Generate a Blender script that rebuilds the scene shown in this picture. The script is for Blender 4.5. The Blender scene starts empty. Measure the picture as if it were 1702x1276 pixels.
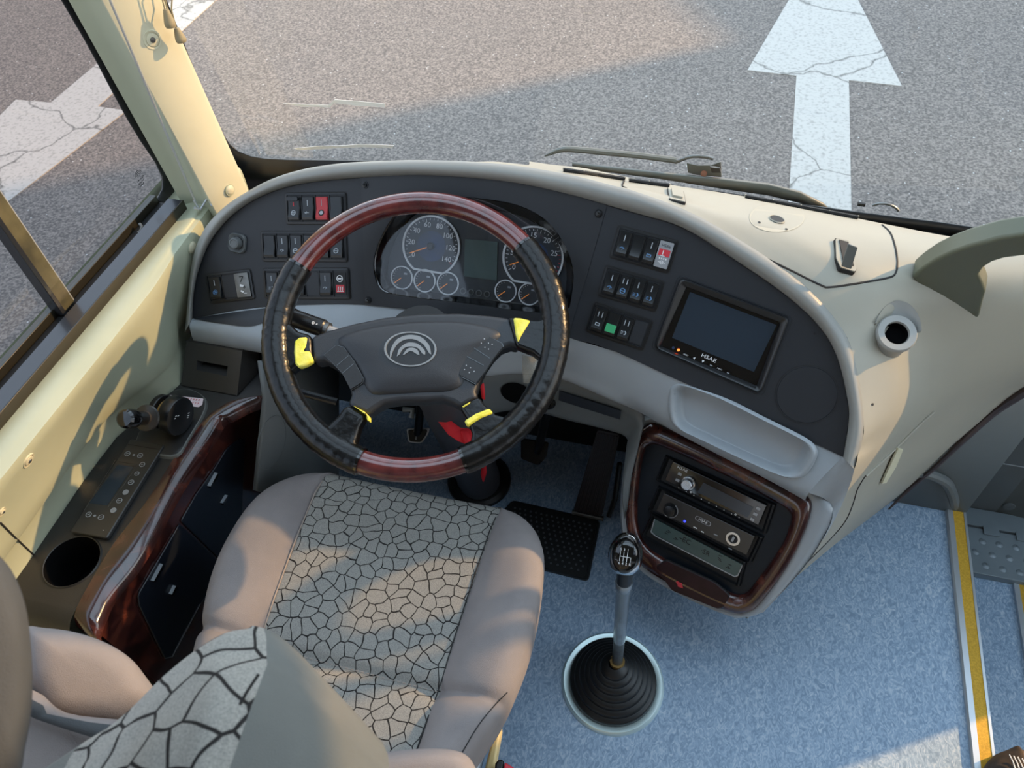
import bpy, bmesh, math, random
import numpy as np
from mathutils import Vector
from mathutils.bvhtree import BVHTree
random.seed(7)
SC = bpy.context.scene
COL = SC.collection
# ------------------------------------------------------------------ camera
FPX = 1280.0; CX, CY = 851.0, 638.0
def nz(v):
    v = np.array(v, float); return v/np.linalg.norm(v)
_F = nz((539, 1568, -1280)); _s = .169; _R = -FPX*FPX/(539-1568*_s)
_X = nz((-_R, _R*_s, FPX)); _X = nz(_X-_F*_X.dot(_F)); _U = np.cross(_X, _F)
MROT = np.array([_X, _F, _U]); CAM = np.array([0, 0, 1.6])
cd = bpy.data.cameras.new('camera'); cam = bpy.data.objects.new('camera', cd); COL.objects.link(cam)
cd.sensor_fit = 'HORIZONTAL'; cd.sensor_width = 36; cd.lens = FPX/1702*36; cd.dof.use_dof = True; cd.dof.focus_distance = 1.5; cd.dof.aperture_fstop = 12; cd.clip_start = .02; cd.clip_end = 300
from mathutils import Matrix
m4 = Matrix([list(MROT[0])+[0], list(MROT[1])+[0], list(MROT[2])+[1.6], [0, 0, 0, 1]])
cam.matrix_world = m4
SC.camera = cam
# ------------------------------------------------------------------ world, sun, exposure
SC.view_settings.view_transform = 'Standard'; SC.view_settings.look = 'None'
SC.view_settings.gamma = 1; SC.view_settings.use_curve_mapping = False
SC.view_settings.exposure = 0.35
w = bpy.data.worlds.new('sky'); SC.world = w; w.use_nodes = True
nt = w.node_tree; bg = nt.nodes['Background']
tc = nt.nodes.new('ShaderNodeTexCoord'); sx = nt.nodes.new('ShaderNodeSeparateXYZ'); cr = nt.nodes.new('ShaderNodeValToRGB')
nt.links.new(tc.outputs['Generated'], sx.inputs[0]); nt.links.new(sx.outputs['Z'], cr.inputs[0]); nt.links.new(cr.outputs[0], bg.inputs[0])
cr.color_ramp.elements[0].position = 0.0; cr.color_ramp.elements[0].color = (.95, .93, .90, 1)
cr.color_ramp.elements[1].position = .5; cr.color_ramp.elements[1].color = (.64, .80, 1.0, 1)
bg.inputs[1].default_value = 2.75
SUN_AZ = np.array([.853, .52]); SUN_EL = math.radians(22.3)
sdir = np.array([SUN_AZ[0]*math.cos(SUN_EL), SUN_AZ[1]*math.cos(SUN_EL), math.sin(SUN_EL)])
sl = bpy.data.lights.new('sun', 'SUN'); sun = bpy.data.objects.new('sun', sl); COL.objects.link(sun)
sl.energy = 8.0; sl.color = (1, .60, .27); sl.angle = math.radians(.8)
sun.rotation_euler = Vector(sdir).to_track_quat('Z', 'Y').to_euler(); sun.location = (6, 4, 5)

# ------------------------------------------------------------------ projection helpers (photo pixel -> point in the place)
def ray(x, y): return nz(MROT @ np.array([x-CX, -(y-CY), -FPX]))
def Z(x, y, z=0.):
    r = ray(x, y); return CAM+r*((z-CAM[2])/r[2])
def XP(x, y, X):
    r = ray(x, y); return CAM+r*((X-CAM[0])/r[0])
def YP(x, y, Y):
    r = ray(x, y); return CAM+r*((Y-CAM[1])/r[1])
def DP(x, y, d): return CAM+ray(x, y)*d
class Frame:
    def __init__(s, o, n, up=None, e1=None):
        s.o = np.array(o, float); s.n = nz(n)
        if e1 is not None: s.e1 = nz(np.array(e1)-s.n*np.dot(e1, s.n)); s.e2 = np.cross(s.n, s.e1)
        else:
            up = np.array(up if up is not None else ((0, 0, 1.) if abs(s.n[2]) < .98 else (0, 1., 0))); s.e2 = nz(up-s.n*np.dot(up, s.n)); s.e1 = np.cross(s.e2, s.n)
    def px(s, x, y, h=0):
        r = ray(x, y); o = s.o+s.n*h; t = np.dot(o-CAM, s.n)/r.dot(s.n); p = CAM+r*t-s.o
        return np.array([p@s.e1, p@s.e2])
    def at(s, u, v, h=0): return s.o+s.e1*u+s.e2*v+s.n*h
    def P(s, x, y, h=0):
        u, v = s.px(x, y, h); return s.at(u, v, h)
    def sub(s, u, v, rot=0, h=0):
        e1 = s.e1*math.cos(rot)+s.e2*math.sin(rot); return Frame(s.at(u, v, h), s.n, e1=e1)

# ------------------------------------------------------------------ materials
def srgb(c):
    return tuple(((x/255)/12.92 if x/255 <= .04045 else ((x/255+.055)/1.055)**2.4) for x in c)+(1,)
MATS = {}
def mat(name, c, rough=.5, metal=0., spec=.5, coat=0., bump=None, c2=None, nscale=20, detail=4, emit=None, ramp=(.35, .65), es=1, alpha=None):
    m = bpy.data.materials.new(name); m.use_nodes = True; t = m.node_tree; b = t.nodes['Principled BSDF']
    b.inputs['Base Color'].default_value = srgb(c); b.inputs['Roughness'].default_value = rough; b.inputs['Metallic'].default_value = metal
    b.inputs['Specular IOR Level'].default_value = spec; b.inputs['Coat Weight'].default_value = coat; b.inputs['Coat Roughness'].default_value = .08
    if alpha is not None: b.inputs['Alpha'].default_value = alpha
    if c2 is not None or bump:
        g = t.nodes.new('ShaderNodeNewGeometry')
    if c2 is not None:
        n = t.nodes.new('ShaderNodeTexNoise'); n.inputs['Scale'].default_value = nscale; n.inputs['Detail'].default_value = detail
        t.links.new(g.outputs['Position'], n.inputs['Vector'])
        r = t.nodes.new('ShaderNodeValToRGB'); r.color_ramp.elements[0].position = ramp[0]; r.color_ramp.elements[1].position = ramp[1]
        r.color_ramp.elements[0].color = srgb(c); r.color_ramp.elements[1].color = srgb(c2)
        t.links.new(n.outputs['Fac'], r.inputs[0]); t.links.new(r.outputs[0], b.inputs['Base Color'])
    if bump:
        n2 = t.nodes.new('ShaderNodeTexNoise'); n2.inputs['Scale'].default_value = bump[0]; n2.inputs['Detail'].default_value = 3
        t.links.new(g.outputs['Position'], n2.inputs['Vector'])
        bp = t.nodes.new('ShaderNodeBump'); bp.inputs['Strength'].default_value = bump[1]; bp.inputs['Distance'].default_value = bump[2] if len(bump) > 2 else .001
        t.links.new(n2.outputs['Fac'], bp.inputs['Height']); t.links.new(bp.outputs[0], b.inputs['Normal'])
    if emit: b.inputs['Emission Color'].default_value = srgb(emit); b.inputs['Emission Strength'].default_value = es
    MATS[name] = m; return m
def link(t, a, b): t.links.new(a, b)
M = {}
M['black_panel'] = mat('black_panel', (30, 33, 38), .5, bump=(900, .15, .0005))
M['cluster_plastic'] = mat('cluster_plastic', (34, 36, 40), .45, bump=(900, .1, .0005))
M['black'] = mat('black_plastic', (18, 19, 21), .35)
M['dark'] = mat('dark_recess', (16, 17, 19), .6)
M['rocker'] = mat('rocker_black', (20, 22, 24), .3)
M['gloss'] = mat('gloss_black', (9, 9, 10), .12, coat=.4)
M['dash_grey'] = mat('dash_grey', (152, 158, 162), .36, bump=(700, .12, .0005), c2=(143, 149, 154), nscale=6)
M['hood_grey'] = mat('hood_grey', (142, 142, 137), .42, bump=(700, .12, .0005), c2=(134, 134, 130), nscale=6)
M['dash_beige'] = mat('dash_beige', (160, 156, 142), .5, bump=(500, .1, .0005), c2=(152, 149, 137), nscale=5)
M['lower_grey'] = mat('lower_grey', (100, 104, 104), .5, c2=(94, 98, 98), nscale=6)
M['line'] = mat('seam_dark', (30, 28, 27), .7)
M['cream'] = mat('pillar_cream', (206, 200, 172), .5, c2=(198, 193, 166), nscale=8)
M['green'] = mat('wall_green', (178, 182, 158), .42, c2=(170, 175, 152), nscale=7)
M['white'] = mat('print_white', (215, 215, 215), .5)
M['softwhite'] = mat('print_grey', (150, 155, 160), .5)
M['blueprint'] = mat('print_blue', (70, 110, 150), .5)
M['orange'] = mat('needle_orange', (235, 140, 50), .5, emit=(235, 140, 50), es=.25)
M['red'] = mat('switch_red', (170, 45, 50), .4)
M['redprint'] = mat('print_red', (190, 50, 60), .5)
M['green_sw'] = mat('switch_green', (30, 130, 80), .4, emit=(30, 140, 80), es=.15)
M['screen'] = mat('screen_dark', (40, 50, 60), .18)
M['lcd'] = mat('lcd_green', (60, 78, 76), .35)
M['silver'] = mat('silver', (190, 192, 195), .25, metal=.9)
M['silverplate'] = mat('silver_plate', (150, 152, 155), .4, metal=.3)
M['chrome'] = mat('chrome', (215, 220, 225), .12, metal=1)
M['alu'] = mat('aluminium', (195, 200, 205), .35, metal=.7)
M['steel'] = mat('worn_steel', (120, 122, 122), .35, metal=.8, c2=(90, 88, 84), nscale=30)
M['rubber'] = mat('black_rubber', (16, 17, 18), .45)
M['leather'] = mat('black_leather_wrap', (8, 9, 10), .32, coat=.2, spec=.25, bump=(45, .5, .005))
M['hub'] = mat('hub_plastic', (38, 40, 44), .45, bump=(900, .35, .0006))
M['hubdark'] = mat('hub_dark', (24, 26, 29), .45, bump=(900, .3, .0006))
M['tape'] = mat('yellow_tape', (226, 214, 60), .5, bump=(120, .6, .002), c2=(236, 226, 110), nscale=60)
M['redcloth'] = mat('red_cloth', (205, 25, 35), .7)
M['sticker'] = mat('sticker_pale', (225, 205, 208), .5)
M['carpetline'] = mat('yellow_strip', (205, 160, 45), .7, c2=(180, 140, 30), nscale=300, bump=(800, .4, .001))
M['trimbrown'] = mat('brown_trim', (70, 58, 58), .4)
M['glassfrit'] = mat('window_frit', (20, 22, 24), .3)
M['toggle'] = mat('toggle_olive', (150, 138, 108), .5)
M['shoe'] = mat('shoe_brown', (70, 58, 50), .7, c2=(50, 42, 38), nscale=40)
M['seatframe'] = mat('seat_frame_cream', (215, 190, 130), .45)
M['buckle_red'] = mat('buckle_red', (215, 45, 60), .4)
M['pale_streak'] = mat('windscreen_streak', (245, 245, 245), .4, alpha=.75)
M['brake_plate'] = mat('brake_plate', (70, 68, 64), .4)
M['brown_black'] = mat('brown_black', (46, 44, 42), .3)
M['console_top'] = mat('console_black', (36, 36, 37), .38, bump=(500, .2, .0008))
M['blue_led'] = mat('blue_led', (40, 50, 220), .4, emit=(50, 60, 255), es=2)
M['red_led'] = mat('red_led', (255, 80, 30), .4, emit=(255, 80, 30), es=5)
M['olivebar'] = mat('bar_olive', (66, 63, 48), .35, coat=.3, c2=(98, 92, 68), nscale=25)
M['void'] = mat('void_black', (5, 5, 6), .95, spec=.1)  # near black, puts the shade of holes and footwell into colour
M['shade_block'] = mat('shade_block_grey', (150, 145, 135), .9)  # plain grey of the unseen blocks that shade the road
M['steelwiper'] = mat('wiper_paint', (88, 90, 86), .45)
M['rust'] = mat('rusty_bolt', (130, 80, 60), .7)
M['ceil'] = mat('ceiling_grey', (170, 170, 165), .8)
def burl():
    m = mat('burl_wood', (70, 22, 22), .2, coat=.7); t = m.node_tree; b = t.nodes['Principled BSDF']
    g = t.nodes.new('ShaderNodeNewGeometry'); n = t.nodes.new('ShaderNodeTexNoise'); n.inputs['Scale'].default_value = 22; n.inputs['Detail'].default_value = 8; n.inputs['Distortion'].default_value = 1.2
    link(t, g.outputs['Position'], n.inputs['Vector']); r = t.nodes.new('ShaderNodeValToRGB'); e = r.color_ramp.elements
    e[0].position = .3; e[0].color = srgb((26, 12, 12)); e[1].position = .72; e[1].color = srgb((92, 46, 34)); x = e.new(.5); x.color = srgb((52, 24, 22))
    link(t, n.outputs['Fac'], r.inputs[0]); link(t, r.outputs[0], b.inputs['Base Color']); return m
M['burl'] = burl()
def burl_rim():
    m = mat('rosewood_rim', (95, 30, 34), .22, coat=.8); t = m.node_tree; b = t.nodes['Principled BSDF']
    g = t.nodes.new('ShaderNodeNewGeometry'); n = t.nodes.new('ShaderNodeTexNoise'); n.inputs['Scale'].default_value = 40; n.inputs['Detail'].default_value = 8
    link(t, g.outputs['Position'], n.inputs['Vector']); r = t.nodes.new('ShaderNodeValToRGB'); e = r.color_ramp.elements
    e[0].position = .3; e[0].color = srgb((52, 18, 22)); e[1].position = .75; e[1].color = srgb((100, 44, 42))
    link(t, n.outputs['Fac'], r.inputs[0]); link(t, r.outputs[0], b.inputs['Base Color']); return m
M['rimwood'] = burl_rim()
def fabric_plain(name, c, c2):
    return mat(name, c, .9, spec=.15, c2=c2, nscale=14, bump=(1200, .5, .0012))
M['fabric'] = fabric_plain('seat_fabric_grey', (138, 131, 129), (128, 122, 121))
M['fabric_dark'] = fabric_plain('seat_fabric_dark', (82, 84, 86), (76, 78, 80))
def pattern(scale=33., name='seat_fabric_cells'):
    m = mat(name, (140, 135, 125), .9, spec=.15); t = m.node_tree; b = t.nodes['Principled BSDF']
    g = t.nodes.new('ShaderNodeNewGeometry')
    n = t.nodes.new('ShaderNodeTexNoise'); n.inputs['Scale'].default_value = scale*.9; n.inputs['Detail'].default_value = 1
    link(t, g.outputs['Position'], n.inputs['Vector'])
    mp = t.nodes.new('ShaderNodeVectorMath'); mp.operation = 'MULTIPLY_ADD'
    link(t, n.outputs['Color'], mp.inputs[0]); mp.inputs[1].default_value = (.017, .017, 0); link(t, g.outputs['Position'], mp.inputs[2])
    fl = t.nodes.new('ShaderNodeVectorMath'); fl.operation = 'MULTIPLY'; fl.inputs[1].default_value = (1, 1.0, 0); link(t, mp.outputs[0], fl.inputs[0])
    v = t.nodes.new('ShaderNodeTexVoronoi'); v.feature = 'DISTANCE_TO_EDGE'; v.voronoi_dimensions = '2D'; v.inputs['Scale'].default_value = scale*1.4; v.inputs['Randomness'].default_value = .82
    link(t, fl.outputs[0], v.inputs['Vector'])
    r = t.nodes.new('ShaderNodeValToRGB'); e = r.color_ramp.elements; e[0].position = .030; e[0].color = srgb((78, 76, 78)); e[1].position = .048; e[1].color = (1, 1, 1, 1)
    link(t, v.outputs['Distance'], r.inputs[0])
    n3 = t.nodes.new('ShaderNodeTexNoise'); n3.inputs['Scale'].default_value = 700; link(t, g.outputs['Position'], n3.inputs['Vector'])
    r3 = t.nodes.new('ShaderNodeValToRGB'); r3.color_ramp.elements[0].position = .3; r3.color_ramp.elements[1].position = .7
    r3.color_ramp.elements[0].color = srgb((122, 121, 117)); r3.color_ramp.elements[1].color = srgb((154, 151, 144)); link(t, n3.outputs['Fac'], r3.inputs[0])
    mx = t.nodes.new('ShaderNodeMix'); mx.data_type = 'RGBA'; mx.blend_type = 'MULTIPLY'; mx.inputs[0].default_value = 1
    link(t, r3.outputs[0], mx.inputs[6]); link(t, r.outputs[0], mx.inputs[7]); link(t, mx.outputs[2], b.inputs['Base Color']); return m
M['cells'] = pattern()
def vinyl():
    m = mat('blue_vinyl', (120, 140, 165), .45); t = m.node_tree; b = t.nodes['Principled BSDF']
    g = t.nodes.new('ShaderNodeNewGeometry')
    mpv = t.nodes.new('ShaderNodeVectorMath'); mpv.operation = 'MULTIPLY'; mpv.inputs[1].default_value = (1.3, .8, 1); link(t, g.outputs['Position'], mpv.inputs[0])
    n = t.nodes.new('ShaderNodeTexNoise'); n.inputs['Scale'].default_value = 75; n.inputs['Detail'].default_value = 3; n.inputs['Distortion'].default_value = 2.2
    link(t, mpv.outputs[0], n.inputs['Vector']); r = t.nodes.new('ShaderNodeValToRGB'); e = r.color_ramp.elements
    e[0].position = .34; e[0].color = srgb((114, 138, 162)); e[1].position = .76; e[1].color = srgb((184, 196, 206)); x = e.new(.53); x.color = srgb((142, 164, 187))
    link(t, n.outputs['Fac'], r.inputs[0]); link(t, r.outputs[0], b.inputs['Base Color'])
    return m
M['vinyl'] = vinyl()
def asphalt():
    m = mat('asphalt', (110, 110, 110), .85); t = m.node_tree; b = t.nodes['Principled BSDF']
    g = t.nodes.new('ShaderNodeNewGeometry')
    n = t.nodes.new('ShaderNodeTexNoise'); n.inputs['Scale'].default_value = 75; n.inputs['Detail'].default_value = 3; link(t, g.outputs['Position'], n.inputs['Vector'])
    r = t.nodes.new('ShaderNodeValToRGB'); e = r.color_ramp.elements; e[0].position = .38; e[0].color = srgb((74, 68, 64)); e[1].position = .66; e[1].color = srgb((124, 114, 107))
    link(t, n.outputs['Fac'], r.inputs[0])
    v = t.nodes.new('ShaderNodeTexVoronoi'); v.inputs['Scale'].default_value = 15; link(t, g.outputs['Position'], v.inputs['Vector'])
    lt = t.nodes.new('ShaderNodeMath'); lt.operation = 'LESS_THAN'; lt.inputs[1].default_value = .075; link(t, v.outputs['Distance'], lt.inputs[0])
    mx = t.nodes.new('ShaderNodeMix'); mx.data_type = 'RGBA'; link(t, lt.outputs[0], mx.inputs[0]); link(t, r.outputs[0], mx.inputs[6]); mx.inputs[7].default_value = srgb((170, 167, 162))
    n4 = t.nodes.new('ShaderNodeTexNoise'); n4.inputs['Scale'].default_value = .8; link(t, g.outputs['Position'], n4.inputs['Vector'])
    r4 = t.nodes.new('ShaderNodeValToRGB'); r4.color_ramp.elements[0].color = (.86, .86, .86, 1); r4.color_ramp.elements[1].color = (1.05, 1.04, 1.03, 1); link(t, n4.outputs['Fac'], r4.inputs[0])
    m2 = t.nodes.new('ShaderNodeMix'); m2.data_type = 'RGBA'; m2.blend_type = 'MULTIPLY'; m2.inputs[0].default_value = 1; link(t, mx.outputs[2], m2.inputs[6]); link(t, r4.outputs[0], m2.inputs[7])
    link(t, m2.outputs[2], b.inputs['Base Color']); return m
M['asphalt'] = asphalt()
def paint():
    m = mat('road_paint', (225, 225, 222), .7); t = m.node_tree; b = t.nodes['Principled BSDF']
    g = t.nodes.new('ShaderNodeNewGeometry'); n = t.nodes.new('ShaderNodeTexNoise'); n.inputs['Scale'].default_value = 2.0; n.inputs['Detail'].default_value = 6
    link(t, g.outputs['Position'], n.inputs['Vector'])
    a = t.nodes.new('ShaderNodeVectorMath'); a.operation = 'MULTIPLY_ADD'; a.inputs[1].default_value = (.5, .5, .5); link(t, n.outputs['Color'], a.inputs[0]); link(t, g.outputs['Position'], a.inputs[2])
    v = t.nodes.new('ShaderNodeTexVoronoi'); v.feature = 'DISTANCE_TO_EDGE'; v.inputs['Scale'].default_value = 1.1; link(t, a.outputs[0], v.inputs['Vector'])
    r = t.nodes.new('ShaderNodeValToRGB'); e = r.color_ramp.elements; e[0].position = .0; e[0].color = srgb((150, 148, 146)); e[1].position = .012; e[1].color = (1, 1, 1, 1)
    link(t, v.outputs['Distance'], r.inputs[0])
    n2 = t.nodes.new('ShaderNodeTexNoise'); n2.inputs['Scale'].default_value = 45; n2.inputs['Detail'].default_value = 4; link(t, g.outputs['Position'], n2.inputs['Vector'])
    r2 = t.nodes.new('ShaderNodeValToRGB'); e = r2.color_ramp.elements; e[0].position = .3; e[0].color = srgb((132, 127, 121)); e[1].position = .5; e[1].color = srgb((158, 153, 146)); link(t, n2.outputs['Fac'], r2.inputs[0])
    mx = t.nodes.new('ShaderNodeMix'); mx.data_type = 'RGBA'; mx.blend_type = 'MULTIPLY'; mx.inputs[0].default_value = 1; link(t, r2.outputs[0], mx.inputs[6]); link(t, r.outputs[0], mx.inputs[7]); link(t, mx.outputs[2], b.inputs['Base Color'])
    return m
M['paint'] = paint()
def glass(name, tint, spec=.5, haze=.0):
    m = bpy.data.materials.new(name); m.use_nodes = True; t = m.node_tree; t.nodes.clear()
    o = t.nodes.new('ShaderNodeOutputMaterial'); tr = t.nodes.new('ShaderNodeBsdfTransparent'); tr.inputs[0].default_value = tint
    gl = t.nodes.new('ShaderNodeBsdfGlossy'); gl.inputs['Roughness'].default_value = .03
    fr = t.nodes.new('ShaderNodeFresnel'); fr.inputs[0].default_value = 1.45
    mu = t.nodes.new('ShaderNodeMath'); mu.operation = 'MULTIPLY'; mu.inputs[1].default_value = spec; t.links.new(fr.outputs[0], mu.inputs[0])
    mx = t.nodes.new('ShaderNodeMixShader'); t.links.new(mu.outputs[0], mx.inputs[0]); t.links.new(tr.outputs[0], mx.inputs[1]); t.links.new(gl.outputs[0], mx.inputs[2])
    last = mx
    if haze:
        df = t.nodes.new('ShaderNodeBsdfDiffuse'); df.inputs[0].default_value = (.8, .8, .8, 1)
        m3 = t.nodes.new('ShaderNodeMixShader'); m3.inputs[0].default_value = haze; t.links.new(mx.outputs[0], m3.inputs[1]); t.links.new(df.outputs[0], m3.inputs[2]); last = m3
    t.links.new(last.outputs[0], o.inputs[0]); return m
M['windshield'] = glass('windshield_glass', (.90, .93, .91, 1), .5)
M['sideglass'] = glass('side_glass', (.52, .52, .53, 1), .7)
M['clear'] = glass('clear_cover', (.82, .84, .86, 1), 1.6)

# ------------------------------------------------------------------ mesh building
WLOC = {}
def link_obj(o, parent=None, loc=(0, 0, 0)):
    COL.objects.link(o); p = np.array(WLOC[parent.name]) if parent else np.zeros(3)
    o.location = tuple(np.array(loc)-p); WLOC[o.name] = np.array(loc, float)
    if parent: o.parent = parent
    return o
def thing(name, label, cat, loc, group=None):
    o = bpy.data.objects.new(name, None); o.empty_display_size = .05; link_obj(o, None, loc)
    o['label'] = label; o['category'] = cat
    if group: o['group'] = group
    return o
def tag(o, label=None, cat=None, group=None, kind=None):
    if o is None: return None
    if label: o['label'] = label
    if cat: o['category'] = cat
    if group: o['group'] = group
    if kind: o['kind'] = kind
    return o
def catmull(pts, k, closed=False):
    pts = [np.array(p, float) for p in pts]; n = len(pts); out = []
    if n < 3 and not closed: 
        return [pts[0]+(pts[-1]-pts[0])*i/k for i in range(k+1)]
    for i in range(n if closed else n-1):
        if closed: a, b, c, d = pts[(i-1) % n], pts[i], pts[(i+1) % n], pts[(i+2) % n]
        else:
            b, c = pts[i], pts[i+1]; a = pts[i-1] if i > 0 else 2*b-c; d = pts[i+2] if i+2 < n else 2*c-b
        for j in range(k):
            t = j/k; out.append(.5*((2*b)+(-a+c)*t+(2*a-5*b+4*c-d)*t*t+(-a+3*b-3*c+d)*t**3))
    if not closed: out.append(pts[-1])
    return out
class MB:
    def __init__(s): s.v = []; s.f = []; s.mi = []; s.mats = []
    def m(s, k):
        mm = M[k]
        if mm not in s.mats: s.mats.append(mm)
        return s.mats.index(mm)
    def add(s, v, f, k):
        o = len(s.v); i = s.m(k); s.v += [tuple(map(float, p)) for p in v]
        for q in f: s.f.append([o+a for a in q]); s.mi.append(i)
        return s
    def grid(s, rows, k, closed_u=False, closed_v=False, matf=None):
        nr, nc = len(rows), len(rows[0]); v = [p for r in rows for p in r]; f = []; ks = []
        for i in range(nr if closed_v else nr-1):
            for j in range(nc if closed_u else nc-1):
                a = i*nc+j; b = i*nc+(j+1) % nc; c = ((i+1) % nr)*nc+(j+1) % nc; d = ((i+1) % nr)*nc+j
                f.append((a, b, c, d)); ks.append(matf(i, j) if matf else k)
        o = len(s.v); s.v += [tuple(map(float, p)) for p in v]
        for q, kk in zip(f, ks): s.f.append([o+x for x in q]); s.mi.append(s.m(kk))
        return s
    def loft(s, rows, k, ku=4, kv=4, closed=False, matf=None):
        rr = [catmull(r, ku, closed) for r in rows]; nc = len(rr[0])
        if kv > 1:
            cols = [catmull([r[j] for r in rr], kv) for j in range(nc)]; rr = [[cols[j][i] for j in range(nc)] for i in range(len(cols[0]))]
        return s.grid(rr, k, closed_u=closed, matf=matf)
    def prism(s, base, off, k, ktop=None):
        n = len(base); off = np.array(off, float); b = [np.array(p, float) for p in base]; t = [p+off for p in b]
        s.add(b+t, [[i, (i+1) % n, n+(i+1) % n, n+i] for i in range(n)]+[list(range(n))[::-1]], k)
        s.add(t, [list(range(n))], ktop or k); return s
    def poly(s, pts, k): return s.add(pts, [list(range(len(pts)))], k)
    def fp(s, fr, uv, h0, h1, k, ktop=None):       # prism on a frame
        return s.prism([fr.at(u, v, h0) for u, v in uv], fr.n*(h1-h0), k, ktop)
    def tube(s, pts, r, k, n=10, cap=True, sm=0, flat=None):
        if sm: 
            pp = catmull([list(p)+[x] for p, x in zip(pts, r if hasattr(r, '__len__') else [r]*len(pts))], sm); pts = [p[:3] for p in pp]; r = [p[3] for p in pp]
        pts = [np.array(p, float) for p in pts]; r = list(r) if hasattr(r, '__len__') else [r]*len(pts); rows = []; pu = None
        for i, p in enumerate(pts):
            t = nz(pts[min(i+1, len(pts)-1)]-pts[max(i-1, 0)])
            if pu is None: pu = nz(np.cross(t, (0, 0, 1.) if abs(t[2]) < .9 else (1., 0, 0)))
            pu = nz(pu-t*pu.dot(t)); w_ = np.cross(t, pu)
            rows.append([p+r[i]*(pu*math.cos(a)+w_*math.sin(a)*(flat or 1)) for a in np.linspace(0, 2*np.pi, n, endpoint=False)])
        s.grid(rows, k, closed_u=True)
        if cap:
            s.add(rows[0], [list(range(n))[::-1]], k); s.add(rows[-1], [list(range(n))], k)
        return s
    def lathe(s, fr, prof, k, n=28, cu=0, cv=0, kf=None):     # prof: list of (radius, height)
        rows = [[fr.at(cu+r*math.cos(a), cv+r*math.sin(a), h) for a in np.linspace(0, 2*np.pi, n, endpoint=False)] for r, h in prof]
        return s.grid(rows, k, closed_u=True, matf=(lambda i, j: kf[i]) if kf else None)
    def disc(s, fr, cu, cv, r, h, k, n=28): return s.poly([fr.at(cu+r*math.cos(a), cv+r*math.sin(a), h) for a in np.linspace(0, 2*np.pi, n, endpoint=False)], k)
    def ring(s, fr, cu, cv, r0, r1, h0, h1, k, n=40, a0=0, a1=2*np.pi):
        full = abs(a1-a0-2*np.pi) < 1e-6; A = np.linspace(a0, a1, n, endpoint=not full)
        prof = [(r0, h0), (r0, h1), (r1, h1), (r1, h0)]
        rows = [[fr.at(cu+r*math.cos(a), cv+r*math.sin(a), h) for a in A] for r, h in prof]
        return s.grid(rows, k, closed_u=full)
    def bar(s, fr, p, q, wd, h0, h1, k):       # thin flat bar on a frame between uv points
        p = np.array(p, float); q = np.array(q, float); d = q-p; L = np.linalg.norm(d); d = d/L; nn = np.array([-d[1], d[0]])*wd/2
        return s.fp(fr, [p+nn, p-nn, q-nn, q+nn], h0, h1, k)
    def text(s, txt, fr, u, v, size, h, k, rot=0, ex=.0002, align='CENTER', sx=1.0):
        c = bpy.data.curves.new('t', 'FONT'); c.body = txt; c.size = size; c.extrude = ex; c.align_x = align; c.align_y = 'CENTER'; c.resolution_u = 2
        o = bpy.data.objects.new('t', c); me = bpy.data.meshes.new_from_object(o)
        ca, sa = math.cos(rot), math.sin(rot)
        vs = [fr.at(u+ca*p.co.x*sx-sa*p.co.y, v+sa*p.co.x*sx+ca*p.co.y, h+p.co.z) for p in me.vertices]
        s.add(vs, [list(p.vertices) for p in me.polygons], k)
        bpy.data.objects.remove(o); bpy.data.curves.remove(c); bpy.data.meshes.remove(me); return s
    def build(s, name, parent=None, label=None, smooth=35, bevel=0, segs=2, subsurf=0, solid=0, kind=None, weld=True):
        if not s.v:
            print('EMPTY', name); s.obj = None; return None
        v = np.array(s.v); c = v.mean(0)
        me = bpy.data.meshes.new(name); me.from_pydata([tuple(p) for p in (v-c)], [], s.f)
        for mm in s.mats: me.materials.append(mm)
        me.polygons.foreach_set('material_index', s.mi)
        b = bmesh.new(); b.from_mesh(me)
        if weld: bmesh.ops.remove_doubles(b, verts=b.verts, dist=1e-6)
        bmesh.ops.recalc_face_normals(b, faces=b.faces); b.to_mesh(me); b.free()
        me.update()
        if smooth: 
            me.polygons.foreach_set('use_smooth', [True]*len(me.polygons)); me.set_sharp_from_angle(angle=math.radians(smooth))
        o = bpy.data.objects.new(name, me); link_obj(o, parent, c)
        if solid: q = o.modifiers.new('s', 'SOLIDIFY'); q.thickness = solid; q.offset = 0
        if bevel:
            q = o.modifiers.new('b', 'BEVEL'); q.width = bevel; q.segments = segs; q.limit_method = 'ANGLE'; q.angle_limit = math.radians(40); q.harden_normals = False
        if subsurf: q = o.modifiers.new('u', 'SUBSURF'); q.levels = subsurf; q.render_levels = subsurf
        if label: o['label'] = label
        if kind: o['kind'] = kind
        s.obj = o; return o
def bvh_of(*mbs):
    v = []; f = []
    for m_ in mbs:
        o = len(v); v += m_.v; f += [[o+a for a in q] for q in m_.f]
    return BVHTree.FromPolygons(v, f)
def hit(bv, x, y, off=0.001):
    r = ray(x, y); h = bv.ray_cast(Vector(CAM), Vector(r))
    if h[0] is None: return None
    n = np.array(h[1]); n = -n if n.dot(r) > 0 else n
    return np.array(h[0])+n*off, n
def seam(mb, bv, pts, r, k, sm=4, off=.0003):
    pp = catmull([np.array(p, float) for p in pts], sm); out = []
    for p in pp:
        h = hit(bv, p[0], p[1], off)
        if h: out.append(h[0])
    if len(out) > 1: mb.tube(out, r, k, n=6)
def rrect(w_, h_, r, n=4, cu=0, cv=0):
    out = []
    for sx_, sy_, a0 in ((1, 1, 0), (-1, 1, 90), (-1, -1, 180), (1, -1, 270)):
        for i in range(n+1):
            a = math.radians(a0+90*i/n); out.append((cu+sx_*(w_/2-r)+r*math.cos(a), cv+sy_*(h_/2-r)+r*math.sin(a)))
    return out
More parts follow.
